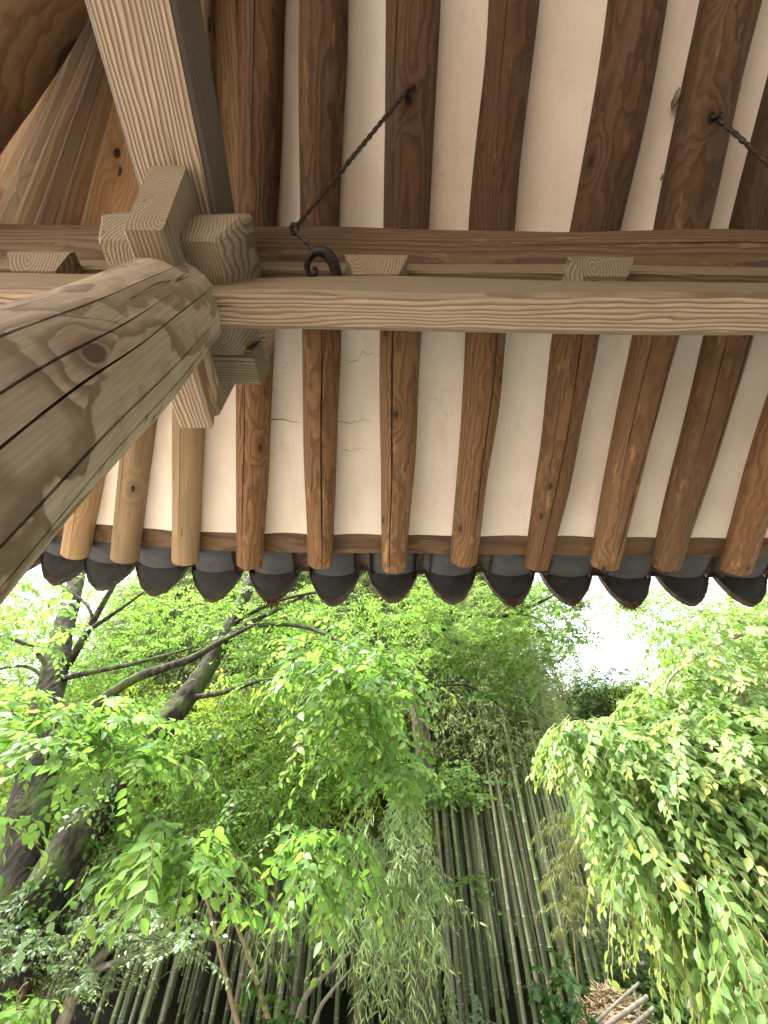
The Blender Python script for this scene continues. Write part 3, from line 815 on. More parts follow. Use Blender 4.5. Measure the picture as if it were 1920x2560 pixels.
def leaf_mesh(name, P, D, Nn, size, tpl, var=None, young=None):
    tv, tf = tpl; N = len(P); k = len(tv)
    t = nrm(D); s = nrm(np.cross(t, Nn)); n = np.cross(s, t)
    V = (P[:, None, :] + size[:, None, None] * (tv[None, :, 0:1] * s[:, None, :] + tv[None, :, 1:2] * t[:, None, :] + tv[None, :, 2:3] * n[:, None, :])).reshape(-1, 3)
    tri = np.array(tf, dtype=np.int32); m = len(tri)
    I = (tri[None] + (np.arange(N, dtype=np.int32) * k)[:, None, None]).reshape(-1)
    me = bpy.data.meshes.new(name)
    me.vertices.add(len(V)); me.vertices.foreach_set('co', V.astype(np.float32).ravel())
    me.loops.add(len(I)); me.loops.foreach_set('vertex_index', I)
    me.polygons.add(N * m); me.polygons.foreach_set('loop_start', np.arange(0, N * m * 3, 3, dtype=np.int32))
    try: me.polygons.foreach_set('loop_total', np.full(N * m, 3, dtype=np.int32))
    except Exception: pass
    me.polygons.foreach_set('use_smooth', np.ones(N * m, dtype=bool))
    for nm, a in (('var', var if var is not None else RNG.random(N)), ('young', young if young is not None else np.zeros(N))):
        at_ = me.attributes.new(nm, 'FLOAT', 'POINT'); at_.data.foreach_set('value', np.repeat(a, k).astype(np.float32))
    me.update(calc_edges=True); me.validate()
    return me

def in_poly(px, py, poly):
    ins = np.zeros(len(px), bool); j = len(poly) - 1
    for i in range(len(poly)):
        xi, yi = poly[i]; xj, yj = poly[j]
        c = ((yi > py) != (yj > py)) & (px < (xj - xi) * (py - yi) / (yj - yi + 1e-9) + xi); ins ^= c; j = i
    return ins

def rays(u, v):
    x = (u - 960.0) / FPX; y = -(v - 1280.0) / FPX
    return np.array(FWD)[None] + x[:, None] * np.array(RGT)[None] + y[:, None] * np.array(UPV)[None]

def fill(poly, n, y0, y1, clump=0.0, seed=0):
    """n points in the wedge of space seen through an outline, between two distances; clump leaves gaps"""
    rng = np.random.default_rng(seed); po = np.array(poly, float); out = []
    lo = po.min(0); hi = po.max(0); got = 0
    for _ in range(60):
        u = rng.uniform(lo[0], hi[0], n * 2); v = rng.uniform(lo[1], hi[1], n * 2)
        k = in_poly(u, v, poly); u, v = u[k], v[k]
        Y = rng.uniform(y0, y1, len(u)); d = rays(u, v); p = np.array(CAM)[None] + d * (Y / d[:, 1])[:, None]
        if clump > 0:
            w = np.array([noise.noise(Vector(q) * 1.15 / clump + Vector((seed * 3.7, 0, 0))) + 0.5 * noise.noise(Vector(q) * 2.6 / clump) for q in p])
            p = p[w > -0.06]
        out.append(p); got += len(p)
        if got >= n: break
    return np.concatenate(out)[:n]

def sprays(starts, K, L, droop, size, out_bias=None, flat=0.25, seed=0, leaf_ang=0.9, leaf_droop=0.25, tip_young=0.3, hang=0.0, jit=0.35):
    """leafy twigs: returns leaf arrays and twig polylines"""
    rng = np.random.default_rng(seed + 1000); M = len(starts)
    a = rng.uniform(0, 2 * np.pi, M); d = np.stack([np.cos(a), np.sin(a), rng.normal(0, flat, M)], 1)
    if out_bias is not None: d = d + np.array(out_bias)[None]
    d = nrm(d)
    d = nrm(d * (1 - hang) + np.array([0, 0, -1.0])[None] * hang)
    Ls = L * rng.uniform(0.6, 1.3, M)
    t = (np.arange(K) + 0.6) / K
    path = lambda tt: starts[:, None, :] + d[:, None, :] * (Ls[:, None] * tt[None])[:, :, None] + np.array([0, 0, -1.0]) * (droop * Ls[:, None] * tt[None] ** 2)[:, :, None]
    P = path(t); T = d[:, None, :] * np.ones((1, K, 1)) + np.array([0, 0, -1.0]) * (2 * droop * t)[None, :, None]
    P = P.reshape(-1, 3); T = nrm(T.reshape(-1, 3))
    side = nrm(np.cross(T, np.array([0, 0, 1.0])[None] + rng.normal(0, 0.15, T.shape)))
    sg = np.tile(np.where(np.arange(K) % 2 == 0, 1.0, -1.0), M)[:, None]
    ang = leaf_ang * rng.uniform(0.7, 1.25, (len(P), 1))
    D = nrm(T * np.cos(ang) + side * sg * np.sin(ang) + np.array([0, 0, -leaf_droop])[None] + rng.normal(0, jit * 0.5, T.shape))
    Nn = nrm(np.cross(side, T)); Nn = np.where(Nn[:, 2:3] < 0, -Nn, Nn); Nn = nrm(Nn + rng.normal(0, jit, T.shape))
    S = size * rng.uniform(0.7, 1.2, len(P)); tt = np.tile(t, M)
    S *= 1.0 - 0.35 * np.maximum(0, tt - 0.6) / 0.4
    yb = np.repeat(rng.random(M) < 0.4, K)
    Yg = np.clip((tt - 0.55) / 0.45, 0, 1) * tip_young * (0.4 + 1.6 * yb)
    Vr = np.clip(np.repeat(rng.random(M), K) * 0.6 + rng.random(len(P)) * 0.4, 0, 1)
    tw = path(np.linspace(0, 1, 5))
    return P, D, Nn, S, Vr, np.clip(Yg, 0, 1), tw

def twig_mesh(name, tw, r=0.004):
    """thin three-sided twigs"""
    M, k, _ = tw.shape; V = []; n = 3
    T = nrm((tw[:, -1] - tw[:, 0])); x = nrm(np.cross(T, np.array([0.31, 0.2, 0.93])[None])); y = np.cross(T, x)
    rad = r * np.linspace(1, 0.35, k)
    ring = [np.cos(2 * np.pi * j / n) * x + np.sin(2 * np.pi * j / n) * y for j in range(n)]
    Vv = np.stack([tw + rad[None, :, None] * ring[j][:, None, :] for j in range(n)], 2).reshape(-1, 3)
    F = []
    b0 = (np.arange(M) * k * n)[:, None]
    quads = np.array([(i * n + j, i * n + (j + 1) % n, (i + 1) * n + (j + 1) % n, (i + 1) * n + j) for i in range(k - 1) for j in range(n)])
    Q = (quads[None] + b0[:, :, None]).reshape(-1, 4)
    me = bpy.data.meshes.new(name); me.vertices.add(len(Vv)); me.vertices.foreach_set('co', Vv.astype(np.float32).ravel())
    me.loops.add(Q.size); me.loops.foreach_set('vertex_index', Q.astype(np.int32).ravel())
    me.polygons.add(len(Q)); me.polygons.foreach_set('loop_start', np.arange(0, Q.size, 4, dtype=np.int32))
    me.update(calc_edges=True); me.validate()
    return me

def crown(root, name, spr, tpl, mat, twig_mat=None, twig_r=0.004, parts=0, leaf_r=None):
    """foliage as one part; the nearest leaves as leaf parts of their own"""
    P, D, Nn, S, Vr, Yg, tw = spr
    if parts:
        dist = np.linalg.norm(P - np.array(CAM)[None], axis=1) / S
        near = np.argsort(dist)
        d = rays_inside(P); near = [i for i in near if d[i]][:parts]
        mask = np.ones(len(P), bool); mask[near] = False
        meshes = []
        for q in range(8):
            meshes.append(leaf_mesh('leaf', np.zeros((1, 3)), np.array([[0, 1.0, 0]]), np.array([[0, 0, 1.0]]), np.ones(1), tpl, np.array([(q % 4) / 3.0]), np.array([0.75 if q >= 4 else 0.05])))
        for i in near:
            t = Vector(D[i]).normalized(); s = t.cross(Vector(Nn[i])).normalized(); n = s.cross(t)
            M = Matrix((s, t, n)).transposed().to_4x4() @ Matrix.Scale(S[i], 4); M.translation = Vector(P[i])
            link('leaf', meshes[int(Vr[i] * 3.99) % 4 + (4 if Yg[i] > 0.35 else 0)], mat, root, M)
        P, D, Nn, S, Vr, Yg = P[mask], D[mask], Nn[mask], S[mask], Vr[mask], Yg[mask]
    o = link(name, leaf_mesh(name, P, D, Nn, S, tpl, Vr, Yg), mat, root); o['kind'] = 'stuff'
    if twig_mat is not None:
        w = link('twigs', twig_mesh('twigs', tw, twig_r), twig_mat, root); w['kind'] = 'stuff'
    return o

def rays_inside(P):
    q = P - np.array(CAM)[None]; z = q @ np.array(FWD); x = q @ np.array(RGT) / z * FPX + 960; y = 1280 - q @ np.array(UPV) / z * FPX
    return (z > 0) & (x > 5) & (x < 1915) & (y > 1500) & (y < 2555)

def cat(*sp):
    k = min(s[6].shape[1] for s in sp)
    return tuple(np.concatenate([s[i] for s in sp]) for i in range(6)) + (np.concatenate([s[6][:, :k] for s in sp]),)

def mat_bark(name, c1, c2, lichen, moss=None):
    g = G(name); p = g.n('NewGeometry').outputs['Position']
    q = g.vmath('MULTIPLY', p, (1, 1, 0.45))
    v = g.voro(g.vmath('ADD', q, g.vmath('MULTIPLY', g.noise(q, 8, 3, col=True), (0.12, 0.12, 0.12))), 16)
    a = g.noise(q, 22, 5.0, 0.65); b = g.noise(p, 7, 4.0, 0.6); c = g.noise(p, 34, 3.0, 0.6)
    col = g.mix(g.ramp(a, 0.35, 0.65), c1, c2)
    col = g.mix(g.math('MULTIPLY', g.ramp(b, 0.56, 0.66), g.ramp(c, 0.46, 0.60)), col, lichen)
    if moss: col = g.mix(g.ramp(g.noise(p, 3.0, 4.0, 0.6), 0.48, 0.60, 0.0, 0.8), col, moss)
    h = g.math('ADD', g.math('MULTIPLY', v.outputs['Distance'], -0.8), a)
    return g.done(g.principled(col, 0.9, 0.15, g.bump(h, 0.9, 0.03)))
B_CHERRY = mat_bark('cherry_bark', (0.014, 0.012, 0.009), (0.038, 0.032, 0.024), (0.085, 0.09, 0.065), (0.055, 0.075, 0.022))
B_PALE = mat_bark('pale_bark', (0.20, 0.17, 0.13), (0.32, 0.28, 0.22), (0.38, 0.38, 0.33))
B_MOSS = mat_bark('mossy_bark', (0.05, 0.04, 0.03), (0.10, 0.085, 0.06), (0.16, 0.17, 0.11), (0.075, 0.095, 0.025))
B_TWIG = mat_simple('twig_bark', (0.07, 0.05, 0.03), (0.14, 0.105, 0.06), 30, 0.85, 0.15)
B_GTWIG = mat_simple('green_twig', (0.16, 0.14, 0.06), (0.22, 0.17, 0.08), 30, 0.8, 0.2)

def limb(root, name, pts, rad, mat, n=9, per=6, rough=0.10):
    return link(name, tube_mesh(name, ats(pts), rad, n, per, rough, random.random() * 9), mat, root)

# ------------------------------------------------------------------ left tree: two leaning trunks from one foot
base = Vector((-4.55, 4.55, ground_z(-4.55, 4.55) - 0.1))
T1 = thing('cherry_tree', base, 'large dark barked tree forking into two leaning trunks, ivy climbing its foot, at left', 'tree')
tr1 = [base] + ats([(-40, 2480, 4.5), (20, 2290, 4.5), (62, 2090, 4.5), (96, 1900, 4.52), (128, 1710, 4.55), (160, 1570, 4.6), (192, 1440, 4.65), (225, 1250, 4.7)])
link('trunk', tube_mesh('trunk', tr1, [0.28, 0.205, 0.178, 0.165, 0.155, 0.138, 0.118, 0.10, 0.08], 22, 10, 0.16, 2), B_CHERRY, T1)
tr2 = [base + Vector((0.1, -0.1, 0))] + ats([(-20, 2500, 4.42), (60, 2330, 4.4), (180, 2120, 4.4), (300, 1960, 4.45), (420, 1800, 4.55), (505, 1690, 4.7), (575, 1570, 4.8), (630, 1450, 4.9), (680, 1330, 5.0)])
link('trunk', tube_mesh('trunk', tr2, [0.27, 0.205, 0.19, 0.18, 0.165, 0.14, 0.115, 0.098, 0.085, 0.065], 22, 10, 0.16, 5), B_CHERRY, T1)
for pts, rad in (
    ([(105, 1880, 4.5), (190, 1800, 4.3), (330, 1700, 4.1), (470, 1650, 4.0), (560, 1600, 3.95), (640, 1560, 3.9)], [0.075, 0.065, 0.05, 0.04, 0.03, 0.015]),
    ([(140, 1700, 4.55), (230, 1680, 4.4), (330, 1660, 4.3), (480, 1620, 4.2)], [0.035, 0.03, 0.024, 0.012]),
    ([(165, 1670, 4.6), (200, 1610, 4.4), (240, 1540, 4.3), (280, 1470, 4.2), (320, 1400, 4.2)], [0.05, 0.045, 0.038, 0.03, 0.02]),
    ([(230, 1570, 4.3), (290, 1530, 4.2), (360, 1480, 4.1)], [0.03, 0.024, 0.012]),
    ([(235, 1560, 4.35), (215, 1510, 4.3), (150, 1460, 4.3)], [0.022, 0.018, 0.012]),
    ([(125, 1680, 4.5), (80, 1620, 4.3), (0, 1590, 4.2), (-80, 1580, 4.2)], [0.03, 0.026, 0.02, 0.01]),
    ([(120, 1700, 4.5), (60, 1665, 4.4), (-30, 1680, 4.3)], [0.022, 0.018, 0.01]),
    ([(70, 1960, 4.5), (40, 1890, 4.3), (0, 1870, 4.1), (-60, 1880, 4.0)], [0.07, 0.06, 0.05, 0.04]),
    ([(120, 2050, 4.5), (170, 1990, 4.7), (220, 1950, 4.9)], [0.03, 0.02, 0.012]),
    ([(545, 1620, 4.8), (600, 1570, 4.6), (680, 1530, 4.4), (760, 1490, 4.2)], [0.045, 0.038, 0.03, 0.015]),
    ([(470, 1745, 4.65), (560, 1730, 4.4), (640, 1705, 4.2), (720, 1690, 4.0)], [0.035, 0.03, 0.02, 0.01]),
    ([(600, 1570, 4.7), (700, 1560, 4.4), (800, 1580, 4.2), (900, 1640, 4.0), (990, 1720, 3.8)], [0.03, 0.026, 0.022, 0.016, 0.008]),
    ([(580, 1560, 4.8), (700, 1500, 4.3), (860, 1470, 4.0)], [0.03, 0.026, 0.012])):
    limb(T1, 'limb', pts, rad, B_CHERRY)
near1 = cat(
    sprays(fill([(-40, 1770), (120, 1750), (380, 1760), (430, 1800), (300, 1850), (120, 1880), (-40, 1880)], 90, 2.6, 3.3, 0, 1), 13, 0.42, 0.35, 0.088, (0.5, -0.2, 0), seed=1, tip_young=0.2),
    sprays(fill([(120, 1900), (300, 1850), (420, 1850), (400, 1900), (220, 1930)], 34, 2.6, 3.2, 0, 2), 13, 0.4, 0.35, 0.088, (0.5, -0.2, 0), seed=2),
    sprays(fill([(300, 2120), (420, 2040), (560, 2060), (560, 2190), (470, 2200), (330, 2200)], 42, 2.7, 3.3, 0, 3), 12, 0.42, 0.5, 0.10, (0.2, -0.2, -0.1), seed=3),
    sprays(fill([(-30, 2010), (60, 2030), (40, 2080), (-30, 2080)], 6, 2.4, 2.8, 0, 4), 8, 0.3, 0.5, 0.09, (0.5, -0.2, 0), seed=4),
    sprays(fill([(680, 1600), (860, 1560), (1000, 1640), (1060, 1780), (960, 1800), (820, 1740), (700, 1680)], 110, 2.9, 3.8, 0, 5), 13, 0.45, 0.55, 0.092, (0.3, -0.2, -0.1), seed=5, tip_young=0.35),
    sprays(fill([(760, 1750), (900, 1740), (1020, 1880), (1010, 1960), (930, 1900), (800, 1830)], 45, 3.0, 3.7, 0, 6), 13, 0.45, 0.6, 0.09, (0.2, -0.2, -0.2), seed=6, tip_young=0.4),
    sprays(fill([(-40, 1450), (230, 1450), (170, 1620), (-40, 1700)], 46, 3.2, 4.3, 0, 7), 12, 0.4, 0.5, 0.09, (0.2, -0.2, 0), seed=7),
    sprays(fill([(680, 2060), (860, 2040), (930, 2160), (900, 2230), (760, 2180)], 34, 3.4, 4.2, 0, 8), 12, 0.42, 0.6, 0.10, (0.2, -0.2, -0.1), seed=8),
    sprays(fill([(560, 2230), (600, 2210), (610, 2290), (580, 2310)], 4, 3.0, 3.2, 0, 9), 8, 0.25, 0.6, 0.10, (0.2, -0.2, -0.2), seed=9))
far1 = cat(
    sprays(fill([(-60, 1450), (640, 1450), (620, 1560), (420, 1620), (300, 1760), (-60, 1760)], 1000, 4.8, 7.2, 0.3, 11), 14, 0.45, 0.35, 0.075, seed=11, tip_young=0.35),
    sprays(fill([(500, 1460), (1080, 1460), (1080, 1620), (980, 1700), (640, 1760), (560, 1640)], 560, 4.2, 6.2, 0.55, 12), 14, 0.45, 0.4, 0.075, seed=12, tip_young=0.35),
    sprays(fill([(300, 1760), (700, 1700), (1010, 1720), (1010, 1980), (640, 2000), (300, 2000)], 560, 4.7, 6.4, 0.5, 13), 14, 0.45, 0.45, 0.075, seed=13),
    sprays(fill([(200, 1980), (760, 1950), (860, 2100), (600, 2160), (250, 2200)], 330, 4.6, 6.4, 0.5, 14), 14, 0.45, 0.45, 0.075, seed=14),
    sprays(fill([(-60, 1880), (260, 1860), (240, 2040), (-60, 2150)], 150, 4.9, 6.0, 0.5, 15), 14, 0.45, 0.45, 0.075, seed=15))
crown(T1, 'foliage', near1, T_LEAF, L_CHERRY, B_TWIG, 0.0045, parts=260)
crown(T1, 'foliage', far1, T_SMALL, L_CHERRY, B_TWIG, 0.004)

# ivy climbing the leaning trunk
def climb(path, rad, n, s, seed):
    rng = np.random.default_rng(seed); pp, rr = smooth_path(path, rad, 8); P = []; D = []; N_ = []
    for _ in range(n):
        i = int(rng.random() ** 0.9 * (len(pp) - 2)); f = rng.random(); c = pp[i].lerp(pp[i + 1], f); t = (pp[i + 1] - pp[i]).normalized()
        x = t.cross(Vector((0, 1, 0))).normalized(); y = t.cross(x); a = rng.uniform(0, 2 * math.pi)
        if noise.noise(Vector((a * 0.8, i * 0.16, seed))) < -0.05: continue
        d = x * math.cos(a) + y * math.sin(a); P.append(c + d * (rr[i] * 1.04 + rng.uniform(0, 0.05)))
        D.append((Vector((0, 0, -0.5)) + d * 0.5 + Vector(rng.normal(0, 0.5, 3)))); N_.append(d + Vector((0, 0, 0.4)) + Vector(rng.normal(0, 0.25, 3)))
    return np.array(P), np.array(D), np.array(N_), s * rng.uniform(0.6, 1.2, len(P))
iv = thing('ivy', base + Vector((0.15, -0.2, 0.1)), 'small leaved ivy climbing the leaning trunk at lower left', 'ivy')
P, D, N_, S = climb(tr2[:5], [0.27, 0.205, 0.19, 0.18, 0.165], 2600, 0.062, 3)
link('leaves', leaf_mesh('leaves', P, D, N_, S, T_SMALL), L_IVY, iv)['kind'] = 'stuff'
for k in range(3):
    pp, rr = smooth_path(tr2[:5], [0.27, 0.205, 0.19, 0.18, 0.165], 8); q = []
    for i in range(0, len(pp) - 1, 2):
        t = (pp[i + 1] - pp[i]).normalized(); x = t.cross(Vector((0, 1, 0))).normalized(); y = t.cross(x); a = 3.4 + k * 0.7 + 0.5 * noise.noise(Vector((i * 0.2, k, 0)))
        q.append(pp[i] + (x * math.cos(a) + y * math.sin(a)) * rr[i] * 1.03)
    link('stem', tube_mesh('stem', q, [0.012] * len(q), 5, 2), B_TWIG, iv)

# ------------------------------------------------------------------ weeping tree at right, close to the eave
b2 = Vector((4.1, 3.3, ground_z(4.1, 3.3)))
T2 = thing('weeping_tree', b2, 'weeping tree at right with long hanging sprays of large bright leaves and yellow tips', 'tree')
link('trunk', tube_mesh('trunk', [b2, b2 + Vector((-0.1, 0.1, 1.2)), b2 + Vector((0.05, 0, 2.6)), b2 + Vector((-0.1, 0.05, 4.2))], [0.16, 0.13, 0.10, 0.05], 12, 8, 0.1), B_PALE, T2)
for pts, rad in (
    ([(2120, 2030, 3.2), (2000, 1955, 3.0), (1900, 1938, 2.85), (1856, 1950, 2.8), (1836, 1990, 2.75), (1832, 2040, 2.75)], [0.035, 0.03, 0.024, 0.017, 0.012, 0.006]),
    ([(1900, 1938, 2.85), (1830, 1910, 2.8), (1760, 1870, 2.8), (1690, 1840, 2.75)], [0.02, 0.015, 0.012, 0.006]),
    ([(2100, 1560, 3.2), (1960, 1560, 3.1), (1820, 1600, 3.0), (1690, 1680, 2.9), (1660, 1740, 2.9)], [0.03, 0.02, 0.016, 0.010, 0.005]),
    ([(1800, 1620, 3.0), (1850, 1740, 2.9), (1905, 1850, 2.9), (1990, 1960, 3.0)], [0.016, 0.018, 0.020, 0.026]),
    ([(2100, 1840, 3.4), (1900, 1900, 3.3), (1720, 1890, 3.15), (1560, 1840, 3.05), (1450, 1830, 2.95), (1395, 1880, 2.9)], [0.03, 0.02, 0.014, 0.009, 0.006, 0.003]),
    ([(1980, 1700, 3.2), (1800, 1760, 3.1), (1660, 1800, 3.0), (1540, 1870, 2.9)], [0.025, 0.018, 0.012, 0.006])):
    limb(T2, 'branch', pts, rad, B_PALE, 8)
hang = dict(leaf_ang=0.75, leaf_droop=0.30, tip_young=0.5)
near2 = cat(
    sprays(fill([(1375, 1810), (1460, 1770), (1560, 1790), (1560, 1860), (1450, 1840), (1385, 1880)], 70, 2.5, 3.2, 0, 21), 15, 0.34, 0.4, 0.070, (-0.4, -0.3, -0.1), seed=21, hang=0.35, **hang),
    sprays(fill([(1560, 1790), (1760, 1760), (1960, 1790), (1960, 2000), (1560, 1960), (1460, 1880)], 430, 2.5, 3.5, 0, 22), 15, 0.40, 0.4, 0.066, (-0.3, -0.3, 0.1), seed=22, hang=0.22, **hang),
    sprays(fill([(1470, 1930), (1960, 1950), (1960, 2180), (1680, 2160), (1500, 2050)], 380, 2.5, 3.4, 0, 23), 16, 0.42, 0.4, 0.068, (-0.2, -0.3, 0), seed=23, hang=0.40, **hang),
    sprays(fill([(1540, 2080), (1960, 2120), (1960, 2480), (1850, 2440), (1760, 2340), (1650, 2220)], 290, 2.6, 3.4, 0, 24), 16, 0.42, 0.35, 0.072, (-0.1, -0.3, 0), seed=24, hang=0.58, **hang),
    sprays(fill([(1700, 2180), (1960, 2160), (1960, 2560), (1880, 2540), (1780, 2380)], 90, 2.1, 2.6, 0, 28), 15, 0.36, 0.35, 0.060, (-0.1, -0.2, 0), seed=28, hang=0.5, **hang),
    sprays(fill([(1500, 1775), (1640, 1700), (1720, 1690), (1780, 1790), (1580, 1800)], 75, 2.8, 3.6, 0, 29), 15, 0.36, 0.4, 0.064, (-0.3, -0.3, 0.1), seed=29, hang=0.22, **hang),
    sprays(fill([(1640, 1560), (1960, 1470), (1960, 1820), (1760, 1800), (1690, 1700)], 300, 2.7, 3.8, 0, 25), 15, 0.42, 0.4, 0.066, (-0.3, -0.2, 0), seed=25, hang=0.25, **hang))
far2 = cat(
    sprays(fill([(1500, 1480), (1560, 1560), (1640, 1600), (1650, 1700), (1720, 1800), (1960, 1800), (1960, 1450)], 620, 4.0, 6.2, 0.4, 26), 14, 0.45, 0.4, 0.075, seed=26),
    sprays(fill([(1560, 1830), (1960, 1800), (1960, 2360), (1760, 2300), (1560, 2080)], 800, 3.3, 4.5, 0.0, 27), 14, 0.45, 0.45, 0.085, seed=27, hang=0.25, tip_young=0.3))
crown(T2, 'foliage', near2, T_LEAF, L_WEEP, B_GTWIG, 0.0035, parts=300)
crown(T2, 'foliage', far2, T_SMALL, L_WEEP, B_GTWIG, 0.0035)

# ------------------------------------------------------------------ middle tree with mossy trunk and fine maple-like leaves
b3 = at(1052, 2640, 6.4); b3.z = ground_z(b3.x, b3.y) - 0.05
T3 = thing('maple_tree', b3, 'slender mossy trunked maple standing before the bamboo, crown reaching under the eave tiles', 'tree')
link('trunk', tube_mesh('trunk', [b3] + ats([(1050, 2480, 6.4), (1044, 2250, 6.4), (1056, 2050, 6.4), (1058, 1880, 6.35), (1035, 1720, 6.3), (1060, 1610, 6.3), (1120, 1540, 6.2)]), [0.19, 0.155, 0.14, 0.13, 0.115, 0.09, 0.07, 0.04], 12, 7, 0.12, 4), B_MOSS, T3)
for pts, rad in (
    ([(1045, 1640, 6.3), (1100, 1580, 6.0), (1150, 1540, 5.7), (1260, 1540, 5.4), (1330, 1515, 5.3), (1400, 1480, 5.2)], [0.06, 0.05, 0.042, 0.034, 0.026, 0.012]),
    ([(1150, 1540, 5.7), (1200, 1505, 5.5), (1260, 1475, 5.4)], [0.03, 0.024, 0.014]),
    ([(1290, 1535, 5.4), (1340, 1545, 5.2), (1380, 1575, 5.1)], [0.018, 0.014, 0.008]),
    ([(1040, 1740, 6.3), (1100, 1715, 6.1), (1180, 1720, 5.9), (1300, 1800, 5.7)], [0.03, 0.022, 0.016, 0.008]),
    ([(1055, 2000, 6.4), (1090, 1960, 6.1), (1180, 1950, 5.8)], [0.03, 0.02, 0.01])):
    limb(T3, 'limb', pts, rad, B_CHERRY)
s3 = cat(
    sprays(fill([(1040, 1450), (1440, 1450), (1460, 1560), (1420, 1650), (1300, 1600), (1080, 1640)], 520, 4.8, 6.4, 0.4, 31), 13, 0.45, 0.25, 0.062, seed=31, leaf_droop=0.1),
    sprays(fill([(1060, 1600), (1380, 1620), (1360, 1720), (1150, 1760)], 170, 5.4, 6.4, 0.4, 32), 13, 0.45, 0.3, 0.062, seed=32),
    sprays(fill([(1010, 1920), (1120, 1900), (1215, 1960), (1200, 2000), (1050, 2000)], 80, 5.2, 6.2, 0, 33), 13, 0.45, 0.2, 0.062, seed=33),
    sprays(fill([(1080, 2180), (1190, 2200), (1180, 2240), (1080, 2230)], 14, 5.5, 6.0, 0, 34), 13, 0.35, 0.2, 0.062, seed=34))
crown(T3, 'foliage', s3, T_MAPLE, L_MAPLE, B_TWIG, 0.004)

# ------------------------------------------------------------------ willow hanging in the middle
b4 = at(905, 2700, 5.4); b4.z = ground_z(b4.x, b4.y)
T4 = thing('willow', b4, 'pale green willow with thin drooping leaves hanging in front of the bamboo, bottom centre', 'tree')
link('trunk', tube_mesh('trunk', [b4] + ats([(900, 2500, 5.4), (885, 2330, 5.4), (900, 2150, 5.4), (930, 2040, 5.4)]), [0.07, 0.055, 0.045, 0.035, 0.02], 8, 6, 0.1), B_MOSS, T4)
for pts, rad in (([(888, 2300, 5.4), (960, 2180, 5.2), (1040, 2120, 5.0), (1100, 2110, 4.9)], [0.03, 0.022, 0.014, 0.006]), ([(885, 2330, 5.4), (780, 2250, 5.2), (690, 2260, 5.0)], [0.03, 0.02, 0.008]), ([(900, 2180, 5.4), (960, 2080, 5.2), (990, 2020, 5.1)], [0.02, 0.015, 0.006])):
    limb(T4, 'limb', pts, rad, B_MOSS, 7)
wk = dict(leaf_ang=0.75, jit=0.6)
s4 = cat(
    sprays(fill([(870, 2040), (1010, 1975), (1080, 2050), (1060, 2110), (900, 2120), (830, 2110)], 70, 4.7, 5.6, 0.18, 41), 18, 0.42, 0.3, 0.10, (0, -0.2, 0), seed=41, hang=0.45, **wk),
    sprays(fill([(800, 2150), (900, 2100), (1090, 2120), (1110, 2240), (960, 2320), (820, 2240)], 150, 4.6, 5.7, 0.18, 42), 18, 0.46, 0.3, 0.10, (0, -0.2, 0), seed=42, hang=0.45, **wk),
    sprays(fill([(660, 2260), (800, 2210), (820, 2270), (720, 2290)], 26, 4.7, 5.4, 0, 43), 18, 0.40, 0.3, 0.095, (0, -0.2, 0), seed=43, hang=0.4, **wk),
    sprays(fill([(900, 2290), (1110, 2270), (1130, 2340), (1080, 2400), (930, 2400)], 34, 4.7, 5.6, 0, 44), 18, 0.46, 0.3, 0.10, (0, -0.2, 0), seed=44, hang=0.6, **wk))
crown(T4, 'foliage', s4, T_WILLOW, L_WILLOW, B_GTWIG, 0.003)

# ------------------------------------------------------------------ shrub at lower left
b5 = at(70, 2640, 4.7); b5.z = ground_z(b5.x, b5.y)
T5 = thing('shrub', b5, 'tall shrub with small greyish green leaves and pale thin stems, lower left before the bamboo', 'shrub')
for pts, rad in (([(150, 2580, 4.7), (190, 2470, 4.7), (280, 2360, 4.7), (340, 2280, 4.7), (400, 2240, 4.6)], [0.05, 0.042, 0.035, 0.026, 0.012]), ([(280, 2360, 4.7), (330, 2310, 4.6), (360, 2240, 4.5)], [0.022, 0.018, 0.008]), ([(220, 2430, 4.7), (330, 2390, 4.5), (440, 2350, 4.4)], [0.022, 0.016, 0.007]), ([(70, 2600, 4.7), (90, 2450, 4.6), (60, 2350, 4.5)], [0.03, 0.022, 0.008])):
    q = ats(pts)
    if pts[0][1] > 2550: q = [Vector((q[0].x, q[0].y, ground_z(q[0].x, q[0].y)))] + q; rad = [rad[0] * 1.1] + rad
    link('stem', tube_mesh('stem', q, rad, 8, 6, 0.1), B_PALE, T5)
s5 = cat(
    sprays(fill([(0, 2250), (120, 2240), (160, 2330), (90, 2470), (0, 2440)], 95, 4.0, 4.8, 0.0, 51), 18, 0.34, 0.2, 0.045, (0.2, -0.2, 0), seed=51, flat=0.15),
    sprays(fill([(190, 2320), (310, 2240), (460, 2260), (520, 2330), (500, 2400), (400, 2370), (250, 2350)], 130, 4.0, 4.8, 0, 52), 18, 0.34, 0.2, 0.045, (0.2, -0.2, 0), seed=52, flat=0.15),
    sprays(fill([(170, 2420), (270, 2420), (270, 2470), (160, 2480)], 26, 4.0, 4.7, 0, 53), 18, 0.34, 0.2, 0.045, (0.2, -0.2, 0), seed=53, flat=0.15),
    sprays(fill([(110, 2360), (180, 2340), (190, 2430), (130, 2480)], 26, 4.1, 4.7, 0, 54), 18, 0.34, 0.2, 0.045, (0.2, -0.2, 0), seed=54, flat=0.15))
crown(T5, 'foliage', s5, T_SMALL, L_SHRUB, B_TWIG, 0.003)
b6 = at(20, 2640, 3.9); b6.z = ground_z(b6.x, b6.y)
T6 = thing('sapling', b6, 'young sapling with bright broad leaves at the bottom left corner', 'sapling')
link('stem', tube_mesh('stem', [b6] + ats([(30, 2560, 3.9), (40, 2490, 3.85)]), [0.018, 0.014, 0.006], 7, 5), B_TWIG, T6)
